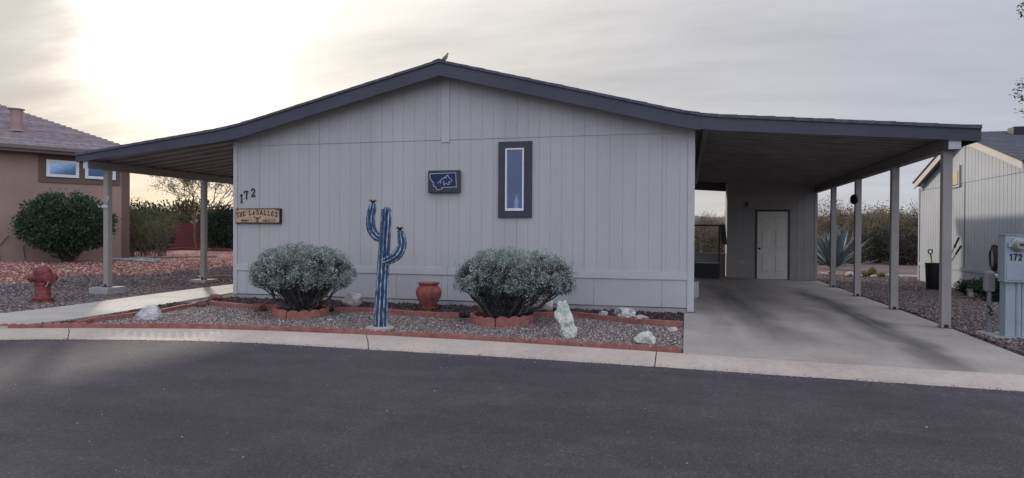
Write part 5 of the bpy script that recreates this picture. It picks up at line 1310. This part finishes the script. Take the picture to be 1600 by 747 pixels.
# trash barrel with tools
bx_, by_ = 6.52, 20.45; z0 = gz(bx_, by_)
mb = MB(); mb.lathe([(0, 0), (.19, 0), (.195, .02), (.225, .70), (.235, .70), (.235, .725), (.21, .725), (.205, .68), (.175, .03), (0, .03)], (bx_, by_, z0), 28)
tag(mb.build('barrel', M['black'], loc=(bx_, by_, z0), smooth=True), 'black plastic barrel holding garden tools by the pale metal house', 'barrel')
def tool(name, a, b, grip, label, cat):
    r_ = thing(name, a, label, cat); a, b = Vector(a), Vector(b); mb = MB(); mb.tube([a, a.lerp(b, .8)], .016, 8); mb.build('shaft', M['yellow'], r_, smooth=True)
    mb = MB(); d_ = (b - a).normalized(); s_ = d_.cross(Vector((-.25, .97, 0))).normalized() * .05; q = a.lerp(b, .78)
    if grip: mb.tube([q, q + d_ * .10, q + d_ * .13 + s_, q + d_ * .21 + s_ * 1.1, q + d_ * .23, q + d_ * .21 - s_ * 1.1, q + d_ * .13 - s_, q + d_ * .10], .017, 7)
    else: mb.tube([q, b], .027, 8)
    mb.build('grip', M['black'], r_, smooth=True)
tool('spade', (bx_ + .02, by_, z0 + .1), (bx_ - .12, by_ - .02, z0 + 1.08), True, 'spade with black grip and yellow shaft standing left in the barrel', 'spade')
tool('rake', (bx_ + .05, by_ - .02, z0 + .15), (bx_ + .62, by_ - .02, z0 + 1.20), False, 'tool with black grip leaning right out of the barrel', 'garden tool')
tool('hoe', (bx_ + .08, by_ + .05, z0 + .15), (bx_ + .60, by_ + .08, z0 + 1.42), False, 'long thin yellow handle leaning out behind the other tools', 'garden tool')
# plant, pot, stick
x0, y0 = 6.65, 17.9; bush('green_plant', x0 + .15, y0 - .6, (.75, .9, .58), 'low dark green plant at the foot of the pale metal house wall', M['fern'], 301, .07, 4500, .4, .05, None, .05, 0, 'plant', 20)
x0, y0 = 6.62, 18.35; z0 = gz(x0, y0); mb = MB(); mb.lathe([(0, 0), (.07, 0), (.09, .17), (.1, .17), (.1, .19), (.08, .19), (.075, .12), (0, .12)], (x0, y0, z0), 18); pt = thing('white_pot', (x0, y0, z0), 'small white plastic pot left of the low dark green plant', 'pot')
mb.build('pot_body', M['white'], pt, smooth=True)
bush('potted_plant', x0, y0 + .12, (.42, .36, .42), 'small feathery plant right behind the white pot', M['fern'], 302, .06, 1300, .35, .04, None, .1, 0, 'plant', 14)
mb = MB(); mb.tube([(6.35, 18.0, .065), (6.35, 17.6, .07), (6.42, 17.2, .06)], .018, 6); tag(mb.build('stick', M['wood'], loc=(6.35, 17.6, .06)), 'thin stick lying on the gravel in front of the dark green plant', 'stick')
for i, (dx, dy, s_) in enumerate(((0, 0, .2), (.1, -.35, .16), (-.02, .3, .18), (.05, .62, .15))): tag(rock('wall_stone', 6.95 + dx, 19.4 + dy, (s_, s_, s_ * .6), 90 + i, M['redrock'], '', i, .3, sub=3), 'small brown stone along the foot of the metal house wall', 'rock', 'stones along the metal house wall')

# electric meter pedestal
mp = thing('meter_pedestal', (4.65, 11.3, .04), 'grey steel electric meter cabinet numbered 172 on a pedestal', 'electric meter')
MX0, MX1, MY0, MY1, MZ0, MZ1 = 4.435, 4.93, 11.10, 11.34, .835, 1.51
mb = MB(); mb.box(MX0, MX1, MY0, MY1, MZ0, MZ1); cab = mb.build('cabinet', M['steel'], mp, bevel=.012)
mb = MB(); mb.box(MX0 - .008, MX1 + .008, MY0 - .012, MY1 + .004, MZ1 + .0, MZ1 + .014); mb.build('cabinet_lid', M['steel'], cab)
mb = MB(); mb.box(MX0 + .02, MX1 - .02, MY0 - .008, MY0 - .001, MZ0 + .03, MZ0 + .30); mb.build('cover_panel', M['steel'], cab, bevel=.004)
mb = MB(); mb.box(4.475, 4.60, 11.17, 11.36, -.05, .833); mb.box(4.68, 4.80, 11.17, 11.36, -.05, .833); mb.box(4.601, 4.679, 11.26, 11.36, -.05, .833); mb.build('pedestal_post', M['steel'], mp, bevel=.004)
mb = MB(); mb.tube([(4.64, 11.19, -.03), (4.64, 11.19, .832)], .038, 16); mb.build('conduit', M['steel'], mp, smooth=True)
mtx, mtz = 4.60, 1.375
mb = MB(); mb.lathe([(0, 0), (.10, 0), (.10, .035), (.088, .04), (.088, .055), (0, .055)], (mtx, MY0 - .002, mtz), 28, (0, -1, 0)); mb.box(mtx - .135, mtx - .10, MY0 - .04, MY0 - .002, mtz - .03, mtz + .03); mtr = mb.build('meter_ring', M['chrome'], mp, smooth=True)
mb = MB(); mb.lathe([(0, .056), (.082, .056), (.078, .10), (.06, .125), (0, .13)], (mtx, MY0 - .002, mtz), 28, (0, -1, 0)); mb.build('meter_dome', M['meterface'], mtr, smooth=True)
mb = MB(); mb.box(mtx - .04, mtx + .04, MY0 - .136, MY0 - .131, mtz - .015, mtz + .025); mb.build('meter_display', M['darktrim'], mtr)
for i, ch in enumerate('172'):
    mb = MB(); glyph(mb, ch, Vector((4.475 + i * .062 + (.012 if i == 0 else 0), MY0 - .0015, 1.155)), UX, UZ, NY, .05, .085, .017, .003, False); mb.build('digit', M['ink'], cab)
mb = MB(); mb.box(4.82, 4.95, 11.2, 11.24, .09, .11); mb.build('foot_bracket', M['black'], mp)
mb = MB(); mb.box(4.30, 4.95, 11.05, 11.75, -.02, .052); mb.build('concrete_pad', M['block'], mp, bevel=.01)
# telephone pedestal
tp = thing('cable_pedestal', (4.44, 11.62, .05), 'short tan cable pedestal with rounded box left of the meter cabinet', 'utility pedestal')
mb = MB(); mb.box(4.36, 4.50, 11.55, 11.66, .66, .97); mb.build('pedestal_box', M['tanbox'], tp, bevel=.03)
mb = MB(); mb.box(4.41, 4.455, 11.585, 11.625, .0, .66); mb.prism([(4.385, 11.58, .0), (4.48, 11.58, .0), (4.455, 11.58, .26), (4.41, 11.58, .26)], (0, .02, 0)); mb.build('pedestal_stake', M['tanbox'], tp)
mb = MB(); mb.tube([(4.40, 11.57, .46), (4.43, 11.55, .42), (4.46, 11.56, .38), (4.41, 11.55, .35), (4.46, 11.56, .31)], .014, 6); mb.build('wire_tangle', M['black'], tp)
mb = MB(); mb.tube([(4.505, 11.6, .90), (4.60, 11.55, .90), (4.62, 11.35, .90)], .03, 10); mb.build('conduit', M['white'], tp, smooth=True)
mb = MB(); mb.tube([(4.50, 11.60, .03), (4.50, 11.60, .12), (4.53, 11.60, .14)], .022, 8); tag(mb.build('riser_pipe', M['tanbox'], loc=(4.5, 11.6, .03), smooth=True), 'short pipe stub at the foot of the cable pedestal', 'pipe')

# mesquite at the right, its branch tips reach into view
tx, ty = W2(1790, 8.6); tz = gz(tx, ty); mq = thing('mesquite_tree', (tx, ty, tz), 'small leaved tree whose outer twigs hang in at the right edge', 'tree')
mb = MB(); rr_ = random.Random(3); rg = np.random.default_rng(3); cen = []
branch(mb, (tx, ty, tz), (tx + .15, ty, tz + 2.0), .13, .09, 0, 6, 1, .05, 8)
def tw(px, y, f):
    X_, Y_ = W2(px, f); return Vector((X_, Y_, CAMZ + (368.8 - y) / 1050 * f))
ends = [(1592, 8, 8.5), (1594, 16, 8.6), (1590, 22, 8.4), (1584, 146, 8.5), (1592, 138, 8.6), (1590, 130, 8.7), (1595, 175, 8.5), (1589, 151, 8.4)] + [(1640 + rr_.random() * 260, -80 + rr_.random() * 230, 7.6 + rr_.random() * 2) for _ in range(26)]
for k, (px, y_, f) in enumerate(ends):
    e = tw(px, y_, f); s = Vector((tx + .15, ty, tz + 2.0)); mid = s.lerp(e, .5) + Vector((0, 0, .35))
    P = branch(mb, s, mid, .045, .02, 0, 5, k, .05, 6); P2 = branch(mb, mid, e, .018, .003, 0, 8, k + 50, .04, 5)
    for q in range(2, 9):
        if k < 8 and q < 6: continue
        m_ = 16 if k < 8 else 26
        cen.append(np.array(P2[min(q, 8)]) + rg.normal(size=(m_, 3)) * (.028 if k < 8 else .10))
mb.build('trunk', M['bark'], mq)
leaves('crown', np.concatenate(cen), None, .042, .4, M['mesquite'], mq, 5)

# ------------------------------------------------------------------ camera, sun, sky
cam = bpy.data.cameras.new('camera'); co = bpy.data.objects.new('camera', cam); C.objects.link(co)
cam.sensor_width = 36; cam.lens = 36 * 1050 / 1600; cam.clip_end = 5000; cam.clip_start = .05
co.matrix_world = Matrix.Translation((0, 0, CAMZ)) @ Matrix.Rotation(YAW, 4, 'Z') @ Matrix.Rotation(PI / 2 - 9 / 1050, 4, 'X') @ Matrix.Rotation(R(.33), 4, 'Z')
sc.camera = co
AZ = R(41.3); EL = R(15.8)      # sun: left of +Y, above the horizon
S = Vector((-math.sin(AZ) * math.cos(EL), math.cos(AZ) * math.cos(EL), math.sin(EL)))
sun = bpy.data.lights.new('sun', 'SUN'); so = bpy.data.objects.new('sun', sun); C.objects.link(so)
sun.energy = 2.2; sun.angle = R(2.5); sun.color = (1, .88, .75)
so.rotation_euler = S.to_track_quat('Z', 'Y').to_euler()
w = bpy.data.worlds.new('World'); sc.world = w; w.use_nodes = True; nt = w.node_tree
bg = nt.nodes['Background']; bg.inputs['Strength'].default_value = .1
sky = nt.nodes.new('ShaderNodeTexSky'); sky.sky_type = 'NISHITA'; sky.sun_disc = False; sky.sun_elevation = EL; sky.sun_rotation = -AZ
sky.air_density = 1.0; sky.dust_density = .6; sky.ozone_density = 1.5
tc = nt.nodes.new('ShaderNodeTexCoord'); dirv = tc.outputs['Generated']
s = nt.nodes.new('ShaderNodeSeparateXYZ'); nt.links.new(dirv, s.inputs[0])
def vdot(v, c):
    d_ = nt.nodes.new('ShaderNodeVectorMath'); d_.operation = 'DOT_PRODUCT'; nt.links.new(v, d_.inputs[0]); d_.inputs[1].default_value = c; return d_.outputs['Value']
cs = mth(nt, 'MAXIMUM', vdot(dirv, S), 0.0)
zz = mth(nt, 'MAXIMUM', s.outputs[2], 0.0)
# cloud sheet: direction projected on a high plane, so streaks foreshorten to the horizon
k = mth(nt, 'DIVIDE', 1.0, mth(nt, 'ADD', zz, .16))
cv = nt.nodes.new('ShaderNodeVectorMath'); cv.operation = 'SCALE'; nt.links.new(dirv, cv.inputs[0]); nt.links.new(k, cv.inputs['Scale'])
rot = nt.nodes.new('ShaderNodeMapping'); rot.inputs['Rotation'].default_value = (0, 0, R(25)); rot.inputs['Scale'].default_value = (.55, 1.5, .3); nt.links.new(cv.outputs[0], rot.inputs['Vector'])
nA = noisetex(nt, rot.outputs[0], .75, 8, .55); nB = noisetex(nt, rot.outputs[0], 2.4, 8, .62)
cl = mth(nt, 'ADD', mth(nt, 'MULTIPLY', nA, .75), mth(nt, 'MULTIPLY', nB, .25))
dens = nt.nodes.new('ShaderNodeMapRange'); nt.links.new(cl, dens.inputs[0]); dens.inputs[1].default_value = .36; dens.inputs[2].default_value = .64
# brightness of the veil: thin even light + wide and tight forward scatter round the sun + added brightness away from it to lift walls and ground
def pw(b_, e_): return mth(nt, 'POWER', b_, e_)
wide = mth(nt, 'MULTIPLY', pw(cs, 3.2), .47)
tight = mth(nt, 'MULTIPLY', pw(cs, 34.0), .12)
tight2 = mth(nt, 'MULTIPLY', pw(cs, 200.0), 3.2)
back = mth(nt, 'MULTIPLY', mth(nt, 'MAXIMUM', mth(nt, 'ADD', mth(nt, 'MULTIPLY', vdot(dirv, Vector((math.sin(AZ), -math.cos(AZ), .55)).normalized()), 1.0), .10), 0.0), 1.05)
bank = nt.nodes.new('ShaderNodeMapRange'); bank.interpolation_type = 'SMOOTHSTEP'   # thicker cloud bank left of the sun
az2, el2 = R(74), R(9)
nt.links.new(mth(nt, 'ADD', vdot(dirv, Vector((-math.sin(az2) * math.cos(el2), math.cos(az2) * math.cos(el2), math.sin(el2)))), mth(nt, 'MULTIPLY', mth(nt, 'SUBTRACT', nB, .5), .12)), bank.inputs[0])
bank.inputs[1].default_value = .84; bank.inputs[2].default_value = .935; bank.inputs[3].default_value = 1.0; bank.inputs[4].default_value = .08
lowb = mth(nt, 'SUBTRACT', 1.0, mth(nt, 'MULTIPLY', pw(mth(nt, 'SUBTRACT', 1.0, mth(nt, 'MINIMUM', zz, 1.0)), 5.5), .88))
gl = mth(nt, 'MULTIPLY', mth(nt, 'MULTIPLY', mth(nt, 'ADD', mth(nt, 'ADD', tight, tight2), wide), bank.outputs[0]), lowb)
shade = mth(nt, 'ADD', mth(nt, 'MULTIPLY', dens.outputs[0], -.24), 1.13)
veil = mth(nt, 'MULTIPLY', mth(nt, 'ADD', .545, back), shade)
# colours
cool = mixc(nt, mth(nt, 'MINIMUM', mth(nt, 'MULTIPLY', pw(cs, 2.5), 1.1), 1.0), (.88, .93, 1.13), (1.06, .99, .93))
hz = pw(mth(nt, 'SUBTRACT', 1.0, mth(nt, 'MINIMUM', zz, 1.0)), 14.0)
warmh = mixc(nt, mth(nt, 'MULTIPLY', hz, mth(nt, 'MINIMUM', mth(nt, 'MULTIPLY', pw(cs, 6.0), 1.6), 1.0)), cool, (1.16, .96, .72))
def vsc(v, f):
    q = nt.nodes.new('ShaderNodeVectorMath'); q.operation = 'SCALE'; nt.links.new(v, q.inputs[0])
    if hasattr(f, 'is_linked'): nt.links.new(f, q.inputs['Scale'])
    else: q.inputs['Scale'].default_value = f
    return q.outputs[0]
def vadd(a, b):
    q = nt.nodes.new('ShaderNodeVectorMath'); q.operation = 'ADD'; nt.links.new(a, q.inputs[0]); nt.links.new(b, q.inputs[1]); return q.outputs[0]
glowc = nt.nodes.new('ShaderNodeRGB'); glowc.outputs[0].default_value = (1.0, .93, .78, 1)
glm = mth(nt, 'MULTIPLY', gl, mth(nt, 'ADD', mth(nt, 'MULTIPLY', dens.outputs[0], -.75), 1.25))
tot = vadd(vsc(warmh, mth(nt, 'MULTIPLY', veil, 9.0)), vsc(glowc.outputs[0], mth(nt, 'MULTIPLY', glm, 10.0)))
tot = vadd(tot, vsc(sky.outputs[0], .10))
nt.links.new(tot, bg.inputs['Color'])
vs3 = sc.view_settings; vs3.view_transform = 'Standard'; vs3.look = 'None'; vs3.exposure = 0; vs3.gamma = 1; vs3.use_curve_mapping = False
sc.cycles.use_denoising = True
sc.cycles.max_bounces = 6; sc.cycles.transparent_max_bounces = 8
